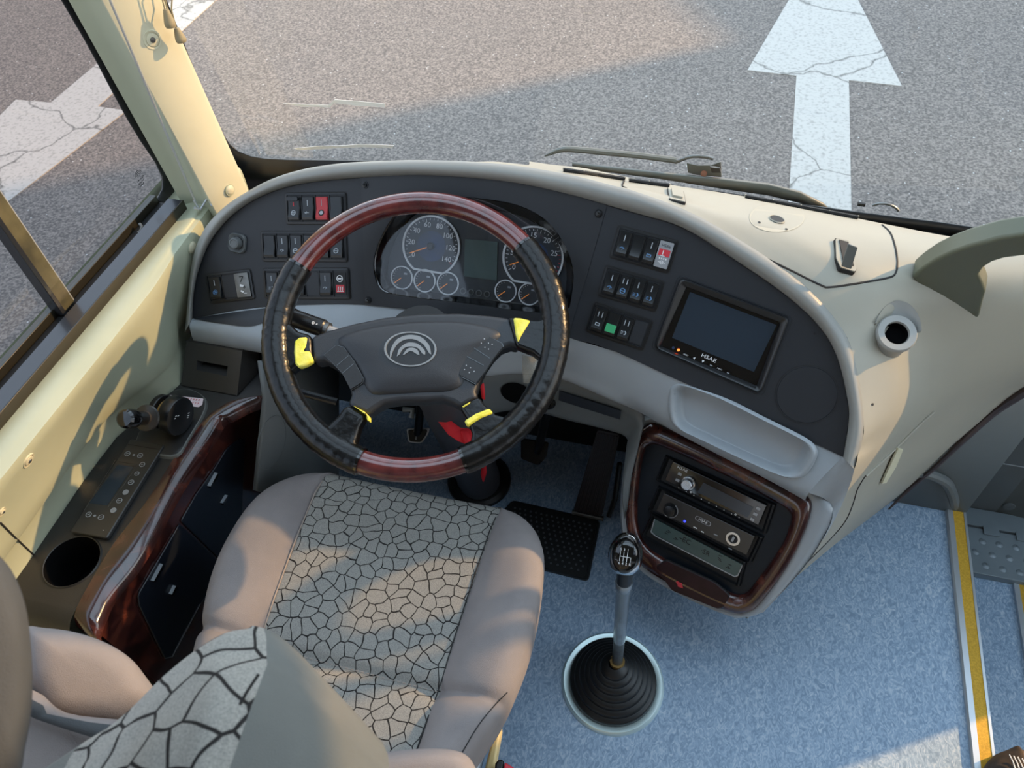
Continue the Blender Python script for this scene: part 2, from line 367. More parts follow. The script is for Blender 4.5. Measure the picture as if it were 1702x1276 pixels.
def rquad(q, r, n=4):        # round the corners of a uv polygon
    out = []; N = len(q); q = [np.array(p, float) for p in q]
    for i in range(N):
        a, b, c = q[i-1], q[i], q[(i+1) % N]; d1 = nz(a-b); d2 = nz(c-b); rr = min(r, .45*np.linalg.norm(a-b), .45*np.linalg.norm(c-b)); p0 = b+d1*rr; p1 = b+d2*rr
        for j in range(n+1):
            t = j/n; out.append((1-t)**2*p0+2*t*(1-t)*b+t*t*p1)
    return out
def scale_poly(uv, s_, c=None):
    uv = [np.array(p, float) for p in uv]; c = sum(uv)/len(uv) if c is None else np.array(c); return [c+(p-c)*s_ for p in uv]
# =================================================================== THE SETTING
def box(mb, x0, x1, y0, y1, z0, z1, k):
    return mb.prism([(x0, y0, z0), (x1, y0, z0), (x1, y1, z0), (x0, y1, z0)], (0, 0, z1-z0), k)
RZ = -1.1
b = MB(); b.poly([(-40, -30, RZ), (40, -30, RZ), (40, 60, RZ), (-40, 60, RZ)], 'asphalt'); b.build('road', kind='structure')
ar = MB()
def flat(pts, h=.006): ar.prism([(x, y, RZ) for x, y in pts], (0, 0, h), 'paint')
flat([(.432, 1.0), (.762, 1.0), (.762, 5.135), (1.085, 5.115), (.60, 7.5), (.115, 5.165), (.432, 5.14)])
ar.build('road_arrow', label='white straight-ahead arrow painted on asphalt in front of the bus'); tag(bpy.data.objects['road_arrow'], cat='road marking')
ar = MB()
flat([(-4.41, .6), (-3.96, 3.965), (-4.20, 3.975), (-4.20, 9.5), (-4.58, 9.5), (-4.58, 3.965), (-4.87, 3.955)])
o = ar.build('road_arrow', label='white arrow painted in the left lane, pointing back along the side window'); tag(o, cat='road marking')
# unseen blocks added to cast the shade on the road ahead
az = SUN_AZ; pn = np.array([-.52, .853]); fr0 = az*15
q = [fr0+pn*1.75, fr0+pn*4.75, fr0+pn*4.75+az*3, fr0+pn*1.75+az*3]
b = MB(); b.prism([(p[0], p[1], RZ) for p in q], (0, 0, 10), 'shade_block'); q = [fr0+pn*4.74, fr0+pn*10, fr0+pn*10+az*3, fr0+pn*4.74+az*3]; b.prism([(p[0], p[1], RZ) for p in q], (0, 0, 5.0), 'shade_block'); b.build('road_shade_block', kind='structure')

# floor and steps
X0, X1, X2, X3 = [Z(x, 880)[0] for x in (1573.5, 1584.5, 1602, 1606)]
b = MB(); box(b, -1.0, X0, -3, 1.45, -.06, 0, 'vinyl'); b.build('floor', kind='structure')
b = MB(); b.prism([(X0, -3, 0), (X0, -3, .006), (X0+.003, -3, .009), (X1, -3, .009), (X1, -3, 0)], (0, 4.13, 0), 'alu')
b.prism([(X1, -3, 0), (X1, -3, .008), (X2, -3, .008), (X2, -3, 0)], (0, 4.13, 0), 'carpetline')
b.prism([(X2, -3, -.03), (X2, -3, .009), (X3, -3, .009), (X3, -3, -.03)], (0, 4.13, 0), 'alu'); b.build('trim_1', kind='structure')
b = MB(); box(b, X0+.002, X3-.004, -3, 1.13, -.4, -.001, 'lower_grey'); b.build('wall_step_riser', kind='structure')
S2 = Z(1682, 970, -.2)[0]
b = MB(); box(b, X3-.004, S2, -3, 1.10, -.26, -.2, 'vinyl'); b.build('floor_step', kind='structure')
b = MB(); w1 = S2+.012; box(b, S2, w1, -3, Z(1690, 963, -.2)[1], -.4, -.191, 'alu'); box(b, w1, w1+.03, -3, Z(1690, 963, -.2)[1], -.4, -.192, 'carpetline'); b.build('trim_2', kind='structure')
b = MB(); box(b, w1+.03, 1.62, -3, 1.27, -.46, -.4, 'vinyl'); b.build('floor_lower_step', kind='structure')
# hinged tread plate over the front of the step
pl = thing('tread_plate', 'grey studded metal hatch plate with hinge at the front of the entrance step', 'hatch plate', (1.0, 1.18, -.2))
b = MB(); box(b, X3, 1.6, 1.10, 1.222, -.2, -.175, 'steelwiper')
M['plate'] = mat('plate_grey', (128, 138, 144), .4, metal=.2, c2=(118, 128, 134), nscale=8)
b = MB(); box(b, X3+.003, 1.6, 1.085, 1.215, -.2, -.178, 'plate'); b.build('plate', pl, bevel=.002)
b = MB(); box(b, X3+.003, 1.6, 1.22, 1.272, -.2, -.176, 'plate')
fz = Frame((0, 0, -.176), (0, 0, 1), e1=(1, 0, 0))
for i in range(6):
    x0 = X3+.04+i*.075; b.fp(fz, [(x0, 1.198), (x0+.037, 1.198), (x0+.037, 1.222), (x0, 1.222)], 0, .003, 'plate')
b.build('hinge', pl, bevel=.001)
b = MB(); kx = 0
for i in range(9):
    for j in range(3):
        cxx = X3+.035+i*.038+(j % 2)*.019; cy = 1.110+j*.034
        b.lathe(Frame((cxx, cy, -.178), (0, 0, 1)), [(.009, 0), (.006, .0022), (.001, .003)], 'plate', n=10)
tag(b.build('stud', pl), kind='stuff')

# front walls under the dash and in the stairwell
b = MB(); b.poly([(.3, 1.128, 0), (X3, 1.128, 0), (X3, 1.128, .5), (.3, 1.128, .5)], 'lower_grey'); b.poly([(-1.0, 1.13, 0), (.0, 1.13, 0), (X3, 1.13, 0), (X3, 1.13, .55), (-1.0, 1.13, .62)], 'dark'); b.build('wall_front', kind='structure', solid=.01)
b = MB(); rows = []
for x in np.linspace(X3-.002, 1.6, 9): rows.append([(x, max(min(1.275, 1.255-.105*(x-.33)**2), (.285+.52*x)/.853) if z > .5 else max(1.275, (.285+.52*x)/.853), z) for z in np.linspace(-.21, .775, 7)])
b.grid(rows, 'lower_grey'); b.poly([(X3-.002, 1.13, -.2), (X3-.002, 1.275, -.2), (X3-.002, 1.275, .4), (X3-.002, 1.13, .4)], 'lower_grey')
mbw = b; bvw = bvh_of(b); b.build('wall_stairwell', kind='structure')
b = MB()
seam(b, bvw, [(1702, 712), (1660, 722), (1625, 745), (1600, 772), (1588, 780), (1600, 783)], .0022, 'line')
seam(b, bvw, [(1600, 763), (1640, 766), (1702, 776)], .0015, 'dash_grey')
seam(b, bvw, [(1655, 684), (1680, 683), (1702, 686)], .0015, 'dash_grey')
h = hit(bvw, 1677, 840, .001)
if h: b.lathe(Frame(h[0], h[1]), [(.014, 0), (.013, .004), (.001, .006)], 'lower_grey')
b.build('trim_3', kind='structure')
# the nosing molding carried up the wall
b = MB(); pts = [Z(1587, 844), YP(1584, 825, 1.125), YP(1574, 803, 1.12), YP(1556, 792, 1.115), YP(1536, 786, 1.11), YP(1510, 782, 1.1)]
b.tube(pts, .012, 'lower_grey', sm=4); b.build('trim_4', kind='structure')

# left side wall
b = MB(); ys = list(np.linspace(1.10, .2, 22))+list(np.linspace(0, -3, 12)); rows = []
_cw = sorted([(float(p[1]), float(p[0])) for p in (Z(x, y, .54) for x, y in ((299, 642), (265, 672), (205.5, 713.6), (151, 784), (81, 886.6), (58, 922)))])
def cw(y): return np.interp(y, [q_[0] for q_ in _cw]+[.74, .80, 1.1], [q_[1]-.003 for q_ in _cw]+[-.89, -.928, -.93])
def cr(y): return float(np.interp(y, [.75, .85, 1.1], [0, -.012, -.02]))
for y in ys:
    rows.append([(-.925, y, .756), (-.900, y, .757), (-.880+cr(y), y, .752), (-.872+cr(y), y, .742), (-.872*.6+cw(y)*.4, y, .68), (-.872*.2+cw(y)*.8, y, .60), (cw(y), y, .53), (cw(y), y, 0)])
b.loft(rows, 'green', 3, 1); b.poly([(-.925, 1.1, .756), (-1.02, 1.1, .74), (-1.02, -3, .74), (-.925, -3, .756)], 'green')
b.poly([(-1.03, 1.1, -1.0), (-1.03, 1.1, .75), (-1.03, -3, .75), (-1.03, -3, -1.0)], 'green')
bvl = bvh_of(b); b.build('wall_left', kind='structure', smooth=50)
b = MB(); seam(b, bvl, [(0, 868), (25, 893), (58, 924)], .0015, 'line'); 
b.build('trim_5', kind='structure')
def wall_button(x, y, bv, r, name, label, kind, cat='screw cap'):
    h = hit(bv, x, y, 0); f = Frame(h[0], h[1]); t = thing(name, label, cat, h[0])
    if kind == 'screw':
        c = MB(); c.lathe(f, [(r*1.5, -.001), (r*1.4, .0015), (r*1.15, .0012), (r*1.05, -.0005), (r*.95, .002), (r*.6, .0028), (.0001, .0022)], 'cream'); c.build('washer', t)
        c = MB(); c.lathe(f, [(r*.45, .0022), (r*.4, .0035), (.0001, .0038)], 'steel'); c.build('screw_head', t)
    else:
        c = MB(); c.lathe(f, [(r, -.001), (r, .0015), (r*.85, .003), (r*.45, .0042), (.0001, .0046)], 'cream'); c.build('cap', t)
        c = MB(); c.ring(f, 0, 0, r, r*1.2, 0, .0012, 'green'); c.build('rim', t)
    return t
wall_button(47, 765, bvl, .008, 'screw_cap', 'round cream washer with screw on the green side wall', 'screw')
wall_button(3, 850, bvl, .005, 'screw_cap', 'small screw at the far left edge of the photo on the sunlit side wall', 'screw')

# side window: rail, sliding bar, glass
win = MB(); YE = .955
def ybox(mb, x0, x1, z0, z1, k, y0=-3, y1=YE): return box(mb, x0, x1, y0, y1, z0, z1, k)
M['rail'] = mat('rail_black', (40, 42, 46), .25, coat=.3)
M['railbrown'] = mat('rail_bronze', (50, 47, 38), .3, metal=.4, coat=.3)
ybox(win, -.955, -.925, .755, .775, 'rail'); ybox(win, -.979, -.955, .755, .763, 'dark'); ybox(win, -.992, -.979, .755, .778, 'railbrown')
ybox(win, -.9245, -.9225, .756, .776, 'railbrown')
win.build('window_frame_left', kind='structure', bevel=.0012)
b = MB(); yb = Z(120, 505, .775)[1]
box(b, -.988, -.970, yb-.012, yb+.014, .765, 2.0, 'olivebar'); box(b, -.987, -.966, yb-.020, yb-.012, .765, 2.0, 'rail'); box(b, -.990, -.972, yb+.014, yb+.017, .765, 2.0, 'softwhite'); b.build('window_bar', kind='structure', bevel=.001)
b = MB(); b.poly([(-.985, -3, .765), (-.985, 1.12, .765), (-.985, 1.12, 2.05), (-.985, -3, 2.05)], 'sideglass'); b.build('window_1', kind='structure')
b = MB()
hd = [(-.962, .9), (-.962, .86)]
b.tube([XP(232, 372, -.968), XP(236, 377, -.962), XP(234, 384, -.958), XP(229, 388, -.958)], .003, 'steel'); b.build('trim_latch', kind='structure')
fr_l = [(20, -140), (103, 0), (141, 65), (165, 109), (188, 153), (212, 197), (235, 235), (259, 270), (270, 294), (270, 314), (263, 327), (255, 338)]
fr_r = [(80, -160), (160, -5), (200, 60), (225, 105), (250, 150), (272, 192), (290, 230), (310, 265), (325, 290), (335, 312), (335, 335), (335, 350)]
b = MB(); b.grid([[XP(x, y, -.99) for x, y in fr_l], [XP(x, y, -.99) for x, y in fr_r]], 'glassfrit'); b.build('trim_frit_side', kind='structure', solid=.004)
# small maker's mark printed on the side glass
fg2 = Frame(XP(231, 292, -.983), (1, 0, 0), e1=(0, 1, 0))
b = MB()
for r in (.004, .007, .010): b.ring(fg2, 0, 0, r-.0008, r+.0002, 0, .0004, 'line', n=14, a0=.3, a1=2.84)
for j in range(3):
    for i in range(6-j): b.bar(fg2, (-.010+i*.0035, -.007-j*.005), (-.0082+i*.0035, -.007-j*.005+(i % 2)*.0016), .0016, 0, .0004, 'line')
tag(b.build('glass_mark', label='small black printed maker mark in the corner of the side window'), cat='window marking')

# A pillar
def pv(q, z=.75): return Z(*q, z)
def up(base, toppx): p = YP(*toppx, base[1]); d = (p-base)/(p[2]-base[2]); return base+d*(2.1-base[2]), base-d*.15
A_, B_, C_, D_ = pv((414, 319)), pv((363, 359)), pv((333, 340)), pv((305, 343))
At, Ab = up(A_, (272, 0)); Bt, Bb = up(B_, (216, 84-84)); Ct, Cb = up(C_, (172, 0)); Dt, Db = up(D_, (114, 0))
# cream face A-B is wide; green face B-D
Bt, Bb = up(B_, (170, 0))
def lerp(a, b_, t): return a+(b_-a)*t
def pil_row(t):
    a, b2, d = lerp(Ab, At, t), lerp(Bb, Bt, t), lerp(Db, Dt, t)
    n = nz(np.cross(a-b2, (0, 0, 1.))); n = n if n[1] < 0 else -n
    m1 = lerp(b2, a, .5)+n*.008; m0 = lerp(b2, a, .12)+n*.004; m2 = lerp(b2, a, .9)+n*.004
    e = lerp(b2, d, .35)+np.array([-.003, .012, 0]); e2 = lerp(b2, d, .75)+np.array([0, .012, 0])
    back = (a+d)/2+np.array([-.02, .10, 0])
    return [d, e2, e, lerp(b2, e, .15), b2, m0, m1, m2, a, a+np.array([-.022, .02, 0]), back]
rows = [pil_row(t) for t in np.linspace(0, 1, 12)]
b = MB(); b.grid(rows, 'cream', closed_u=True, matf=lambda i, j: 'green' if (j < 3 or j > 9) else 'cream'); bvp = bvh_of(b); b.build('trim_pillar_left', kind='structure', smooth=60)
# broad lower green wedge beside the cream face
wall_button(253, 66, bvp, .010, 'screw_cap', 'round recessed screw in the cream windscreen pillar, near the hanging cord toggles', 'screw')
wall_button(382, 316, bvp, .009, 'blanking_plug', 'oval cream blanking cap low on the windscreen pillar above the dashboard', 'cap')
# cap on the wall by the dash
# roof, rear and right body of the bus
b = MB(); box(b, -1.05, 1.65, -3.05, .3, 2.1, 2.16, 'ceil'); box(b, -1.05, -.85, .3, 1.1, 2.1, 2.16, 'ceil'); box(b, 1.45, 1.65, .3, 1.1, 2.1, 2.16, 'ceil'); box(b, -.85, 1.45, .95, 1.1, 2.1, 2.16, 'ceil'); b.build('ceiling', kind='structure')
b = MB(); b.poly([(-.86, .29, 2.13), (1.46, .29, 2.13), (1.46, .96, 2.13), (-.86, .96, 2.13)], 'windshield'); b.build('added_roof_hatch', kind='structure')  # clear hatch added over the driver to let in more sky light
b = MB(); box(b, -1.05, 1.65, -3.1, -3.05, -.5, 2.16, 'ceil'); b.build('wall_rear', kind='structure')
b = MB(); box(b, 1.6, 1.66, -3.05, .10, -.46, .75, 'lower_grey'); box(b, 1.6, 1.66, -3.05, -.02, 1.95, 2.1, 'lower_grey'); box(b, 1.6, 1.66, -.02, .10, .75, 2.1, 'lower_grey')
box(b, 1.6, 1.66, .10, 1.30, -.46, .30, 'lower_grey'); box(b, 1.6, 1.66, .10, 1.3, 1.95, 2.1, 'lower_grey')
b.build('wall_right', kind='structure')
b = MB(); b.poly([(1.63, .10, .3), (1.63, 1.23, .3), (1.63, 1.23, 1.95), (1.63, .10, 1.95)], 'windshield'); b.build('door_1', kind='structure')
b = MB(); b.poly([(1.63, -3, .75), (1.63, -.02, .75), (1.63, -.02, 1.95), (1.63, -3, 1.95)], 'sideglass'); b.build('window_2', kind='structure')
b = MB(); b.prism([(1.5, 1.232, -.4), (1.6, 1.293, -.4), (1.6, 1.40, -.4), (1.5, 1.343, -.4)], (0, 0, 2.5), 'cream'); b.build('trim_pillar_right', kind='structure')
b = MB(); box(b, -1.06, -.96, -3, 1.1, 1.95, 2.1, 'green'); box(b, -1.03, -.97, -1.6, -1.4, .75, 2.0, 'green'); b.build('wall_left_top', kind='structure')

# windscreen
def WY(x): return 1.27-.105*(x-.33)**2 if x > .33 else 1.27-.108*((x-.33)/1.2)**2
def ws(x, z): return (x, WY(x)-.05*(z-.75), z)
b = MB(); xs = np.linspace(-1.0, 1.5, 26); zs = np.linspace(.60, 2.12, 10)
b.grid([[ws(x, z) for x in xs] for z in zs], 'windshield'); bvg = bvh_of(b); b.build('window_windscreen', kind='structure')
def wpt(x, y, off=.004): 
    h = hit(bvg, x, y, off); return h[0]
b = MB()
fi = [(185, -170), (278, 0), (318, 100), (345, 165), (372, 222), (382, 238), (397, 250), (418, 258), (441, 262), (480, 264), (560, 265), (640, 266), (800, 268), (900, 276), (1000, 290), (1100, 305), (1200, 318), (1300, 333), (1430, 351), (1560, 367), (1702, 388), (1830, 404)]
fo = [(160, -166), (254, 6), (296, 106), (324, 172), (350, 232), (352, 270), (362, 290), (380, 310), (400, 316), (450, 312), (560, 304), (640, 300), (800, 300), (900, 306), (1000, 318), (1100, 332), (1200, 344), (1300, 358), (1430, 376), (1560, 392), (1702, 412), (1830, 428)]
g1 = []; g2 = []
for a, c in zip(fi, fo):
    ha, hc = hit(bvg, *a, .003), hit(bvg, *c, .003)
    if ha and hc: g1.append(ha[0]); g2.append(hc[0])
b.grid([g1, g2], 'glassfrit'); b.build('trim_frit_windscreen', kind='structure', solid=.003)
b = MB(); b.grid([[ws(x, .60)[:2]+(RZ+.35,) for x in xs], [ws(x, .60) for x in xs]], 'steelwiper'); o = b.build('wall_front_outer', kind='structure', solid=.01)
o.location[1] += .03
# pale translucent streaks on the windscreen
for pts, lab in (([(470, 172), (510, 174), (545, 175), (556, 166), (590, 168), (640, 173), (640, 179), (590, 176), (555, 172), (548, 179), (500, 178)], 'upper pale streak on the windscreen, beside the pillar'),
                 ([(488, 247), (530, 243), (575, 242), (600, 240), (655, 242), (652, 247), (600, 245), (580, 246), (540, 248), (495, 250)], 'lower pale streak on the windscreen, just above the dashboard')):
    b = MB(); p3 = [wpt(x, y, -.001) for x, y in pts]; b.prism(p3, (0, .0006, 0), 'pale_streak'); tag(b.build('windscreen_streak', label=lab), cat='tape residue')
# mirror arm outside the right side of the windscreen
b = MB(); b.tube([(1.2, 1.265, .60), (1.2, 1.265, 1.9)], .017, 'black'); b.build('trim_mirror_arm', kind='structure')

# wiper
wp = thing('windscreen_wiper', 'dark grey windscreen wiper parked along the bottom of the windscreen', 'wiper', wpt(1050, 275, -.03))
b = MB(); b.tube([wpt(x, y, -.03) for x, y in ((902, 275), (912, 271), (925, 266), (945, 264), (1000, 269), (1060, 275), (1122, 283))], [.002, .0035, .005, .006, .006, .006, .006], 'steelwiper', sm=4, n=8); b.build('arm', wp)
b = MB(); b.tube([wpt(x, y, -.035) for x, y in ((1120, 289), (1135, 283), (1150, 279), (1170, 280), (1184, 283))], .0035, 'steel', sm=4, n=8); b.build('washer_pipe', wp)
b = MB(); b.prism([wpt(x, y, -.025) for x, y in ((1140, 284), (1158, 288), (1180, 288), (1197, 282), (1198, 308), (1178, 306), (1155, 304), (1142, 300))], (0, -.004, .002), 'steelwiper'); b.build('bracket', wp, bevel=.001)
b = MB(); p = wpt(1169, 299, -.020); b.lathe(Frame(p, (0, -1, .4)), [(.006, 0), (.006, .005), (.0001, .006)], 'rust', n=8); b.build('bolt', wp)
b = MB(); b.prism([wpt(x, y, -.012) for x, y in ((1180, 282), (1196, 284), (1198, 291), (1183, 291))], (0, -.008, .002), 'black'); b.build('clip', wp)
b = MB(); tp = [(950, 277), (1000, 283), (1100, 294), (1200, 304), (1277, 313), (1330, 326), (1368, 345)]; bt = [(950, 281), (1000, 290), (1100, 303), (1200, 319), (1277, 330), (1330, 343), (1375, 352)]
b.grid([[wpt(x, y, -.012) for x, y in tp], [wpt(x, y, -.012) for x, y in bt]], 'steelwiper'); b.build('blade', wp, solid=.006)
hz = thing('washer_hose', 'thin grey washer hose looped outside the glass, right of the wiper', 'hose', wpt(1460, 350, -.02))
b = MB(); b.tube([wpt(x, y, -.02) for x, y in ((1450, 353), (1462, 350), (1476, 351), (1488, 356), (1494, 362))], .0025, 'steel', sm=4, n=8); b.build('hose', hz)
b = MB(); p = wpt(1432, 352, -.02); b.tube([wpt(1426, 350, -.02), wpt(1438, 352, -.02)], .004, 'black', n=8); b.build('connector', hz)

# pull cords with toggles on the pillar
def pcord(a, c, r, k, off=.006):
    h = [hit(bvp, a[0]+(c[0]-a[0])*t, a[1]+(c[1]-a[1])*t, off) for t in np.linspace(0, 1, 8)]; h = [q[0] for q in h if q]
    return h
def toggle(x, y, x2, y2, lab, cords, off=.015):
    p1 = hit(bvp, x, y, off); p2 = hit(bvp, x2, y2, off)
    if not p1 or not p2: return
    t = thing('cord_toggle', lab, 'pull cord', p1[0], 'pull cords on the pillar')
    b = MB(); b.tube([p1[0], lerp(p1[0], p2[0], .3), lerp(p1[0], p2[0], .8), p2[0]], [.004, .006, .0085, .0075], 'toggle', n=12, sm=3); b.build('toggle', t)
    for i, (a, c) in enumerate(cords):
        q = pcord(a, c, .001, 'toggle', off)
        if len(q) > 1: b = MB(); b.tube(q, .0012, 'toggle', n=6); b.build('cord', t)
toggle(259, 12, 268, 42, 'upper olive cord toggle hanging off the windscreen pillar', [((236, -70), (258, 14)), ((243, -70), (262, 14))], .024)
toggle(277, 43, 286, 66, 'lower olive cord toggle at the windscreen edge of the pillar', [((247, -70), (277, 45))], .024)
# thin rod down the pillar with its bracket
rd = thing('curtain_rod', 'thin metal rod running down the pillar to a small bent bracket', 'rod', Z(328, 340, .77))
q0 = Z(325, 336, .775); top = YP(183, 0, q0[1]-.01); d = (top-q0)/(top[2]-q0[2])
b = MB(); b.tube([q0, q0+d*1.25], .0020, 'alu', n=8); b.build('rod', rd)
b = MB(); b.tube([Z(322, 333, .78), Z(325, 337, .775), Z(333, 348, .765), Z(345, 329, .78), Z(352, 342, .77)], .0022, 'alu', n=8); b.build('bracket', rd)
b = MB(); b.tube([Z(323, 345, .772), Z(330, 347, .767)], .003, 'alu', n=8); b.build('clamp', rd)
# =================================================================== DASHBOARD
from mathutils.geometry import tessellate_polygon
def polyholes(mb, fr, outer, holes, h, k):
    loops = [outer]+holes; tri = tessellate_polygon([[Vector((p[0], p[1], 0)) for p in l] for l in loops])
    pts = [p for l in loops for p in l]; mb.add([fr.at(p[0], p[1], h) for p in pts], [list(t) for t in tri], k)
be = math.radians(38)
FF = Frame(Z(720, 500, .70), (0, -math.cos(be), math.sin(be)))
def F2(pts, h=0, fr=FF): return [fr.px(x, y, h) for x, y in pts]
dash = thing('dashboard', 'grey moulded bus dashboard with a curved hood around a black switch panel', 'dashboard', FF.o-np.array([0, 0, .3]))
I = [(320, 529), (322, 490), (330, 450), (348, 405), (376, 368), (410, 340), (450, 320), (500, 306), (560, 299), (620, 295), (700, 292), (790, 297), (870, 307), (950, 325), (1010, 342), (1060, 356), (1137, 380), (1222, 433), (1307, 492), (1363, 545), (1391, 594), (1408, 664), (1410, 700), (1401, 759)]
O = [(307, 552), (312, 500), (316, 455), (325, 412), (344, 374), (375, 342), (408, 320), (450, 298), (500, 282), (560, 272), (620, 268), (700, 266), (790, 269), (870, 277), (950, 291), (1010, 306), (1065, 321), (1150, 354), (1240, 405), (1328, 466), (1388, 530), (1418, 588), (1436, 662), (1420, 780)]
# O has one column fewer until aligned: resample both by matching index
O = O[:22]+[(1436, 705), (1420, 780)]
bot = [(1401, 759), (1340, 730), (1278, 698), (1210, 666), (1137, 636), (1080, 610), (1025, 585), (985, 571), (944, 560), (905, 537), (830, 530), (770, 524), (699, 517), (640, 509), (600, 506), (560, 505), (510, 506), (460, 508), (400, 514), (320, 529)]
outer = F2([tuple(p) for p in catmull(I, 3)]+[tuple(p) for p in catmull(bot, 2)][1:-1])
CLo = [(621, 441), (627, 410), (642, 378), (661, 352), (690, 334), (740, 326), (800, 330), (859, 340), (906, 364), (936, 401), (953, 446), (951, 488), (941, 519), (900, 520), (830, 512), (765, 503), (700, 496), (647, 488), (628, 474)]
CLi = [(645, 442), (653, 412), (672, 375), (700, 351), (730, 344), (770, 342), (815, 348), (862, 358), (900, 378), (926, 405), (940, 436), (941, 476), (931, 506), (900, 509), (830, 500), (765, 492), (705, 483), (660, 476), (648, 465)]
CLo2 = F2([tuple(p) for p in catmull(CLo, 3, True)]); CLi2 = [FF.px(p[0], p[1], -.028) for p in catmull(CLi, 3, True)]
MO = [(1129, 462), (1311, 529), (1264, 655), (1086, 578)]
MH = rquad(F2([(1133, 466), (1307, 530), (1262, 650), (1091, 577)]), .006)
b = MB(); polyholes(b, FF, outer, [CLo2, MH], 0, 'black_panel')
MHp = F2([(1133, 466), (1307, 530), (1262, 650), (1091, 577)]); b.poly([FF.at(p[0], p[1], -.021) for p in MHp], 'dark'); b.grid([[FF.at(p[0], p[1], 0) for p in MHp+MHp[:1]], [FF.at(p[0], p[1], -.021) for p in MHp+MHp[:1]]], 'dark')
b.grid([[FF.at(u, v, 0) for u, v in outer+outer[:1]], [FF.at(u, v, -.03) for u, v in outer+outer[:1]]], 'black_panel')
b.build('switch_fascia', dash)
# cluster surround (slightly lighter band with its seams)
b = MB(); cs = F2([(600, 293), (700, 290), (790, 295), (870, 305), (950, 323), (1009, 341), (978, 450), (944, 559), (905, 536), (830, 529), (770, 523), (699, 516), (608, 506), (604, 400)])
polyholes(b, FF, cs, [CLo2], .0015, 'cluster_plastic')
b.grid([[FF.at(u, v, 0) for u, v in cs+cs[:1]], [FF.at(u, v, .0015) for u, v in cs+cs[:1]]], 'cluster_plastic'); b.build('cluster_surround', dash)
def screw_on(fr, x, y, parent, r=.005, k='softscrew'):
    u, v = fr.px(x, y); c = MB(); c.lathe(fr, [(r*1.3, .001), (r*1.25, .003), (r, .003), (r*.9, .005), (r*.4, .0055), (.0001, .004)], 'black', n=16, cu=u, cv=v); c.build('screw', parent)
for x, y in ((607, 307), (612.4, 498.5), (995, 355)): screw_on(FF, x, y, dash)
# hood roll round the black panel
def seg3(i, f, h):
    p = (I[i][0]*(1-f)+O[i][0]*f, I[i][1]*(1-f)+O[i][1]*f); return FF.P(p[0], p[1], h)
hr = [[FF.P(x, y, -.012) for x, y in I], [seg3(i, .04, .001) for i in range(24)], [seg3(i, .25, .012) for i in range(24)], [seg3(i, .55, .017) for i in range(24)], [seg3(i, .85, .014) for i in range(24)], [seg3(i, 1, .008) for i in range(24)]]
b = MB(); b.loft(hr, 'hood_grey', 4, 3)
O3 = hr[-1]
# skirt behind the hood (left part)
sk = [O3[i]+np.array([0 if i > 5 else -.01, .03, -.05]) for i in range(13)]; sk2 = [p+np.array([0, .03, -.12]) for p in sk]
b.loft([O3[:13], sk, sk2], 'hood_grey', 4, 2)
hoodmb = b; b.build('hood', dash, smooth=60)
# body to the right: hood edge -> top / side -> outer edge
cols = [(O3[12], Z(875, 275, .85), Z(880, 272, .775)), (O3[13], Z(914, 281, .85), Z(920, 277, .775)), (O3[14], Z(970, 288, .85), Z(975, 283, .775)), (O3[15], Z(1035, 305, .845), Z(1050, 297, .77)),
        (O3[16], Z(1095, 319, .845), Z(1130, 309.5, .77)), (O3[17], Z(1185, 342, .84), Z(1230, 325, .77)), (O3[18], Z(1290, 374, .83), Z(1345, 346, .77)), (O3[19], Z(1390, 425, .81), Z(1470, 372, .77)),
        (O3[20], Z(1475, 478, .78), Z(1610, 398, .77)), (O3[21], Z(1535, 545, .705), Z(1900, 440, .77)), (O3[22], Z(1550, 620, .62), Z(1960, 520, .66)), (O3[22]*.45+O3[23]*.55, Z(1535, 690, .53), Z(1702, 645, .45)),
        (O3[23], Z(1492, 757, .42), Z(1600, 727, .29)), (Z(1387, 860, .425), Z(1443, 836, .28), Z(1515, 806, .10)), (Z(1352, 918, .37), Z(1395, 885, .22), Z(1452, 856, .03)),
        (Z(1292, 985, .30), Z(1335, 946, .19), Z(1352, 932, .14)), (Z(1228, 1022, .26), Z(1234, 1025, .25), Z(1242, 1028, .24))]
r0 = [c[0] for c in cols]; r2 = [c[1] for c in cols]; r4 = [c[2] for c in cols]
r1 = [lerp(c[0], c[1], .45)+nz(c[1]*0+np.array([.1, -.2, 1]))*.004 for c in cols]
r3 = [lerp(c[1], c[2], .5)+np.array([.003, -.002, .008]) for c in cols]
b = MB(); b.loft([r0, r1, r2, r3, r4], 'dash_beige', 5, 4); body = b
bvb = bvh_of(b)
under = [p+np.array([-.02, .06, -.10]) for p in r4]; b.loft([r4, under], 'dash_beige', 5, 2)
b.build('right_shell', dash, smooth=70)
b = MB(); b.loft([[r4[9], r4[10], r4[11]], [(1.1, 1.14, .772), (1.08, 1.10, .68), (1.02, 1.12, .50)], [(1.5, 1.2, .775), (1.5, 1.10, .70), (1.5, 1.10, .52)]], 'dash_beige', 5, 5); b.build('door_side_shelf', dash, smooth=70)
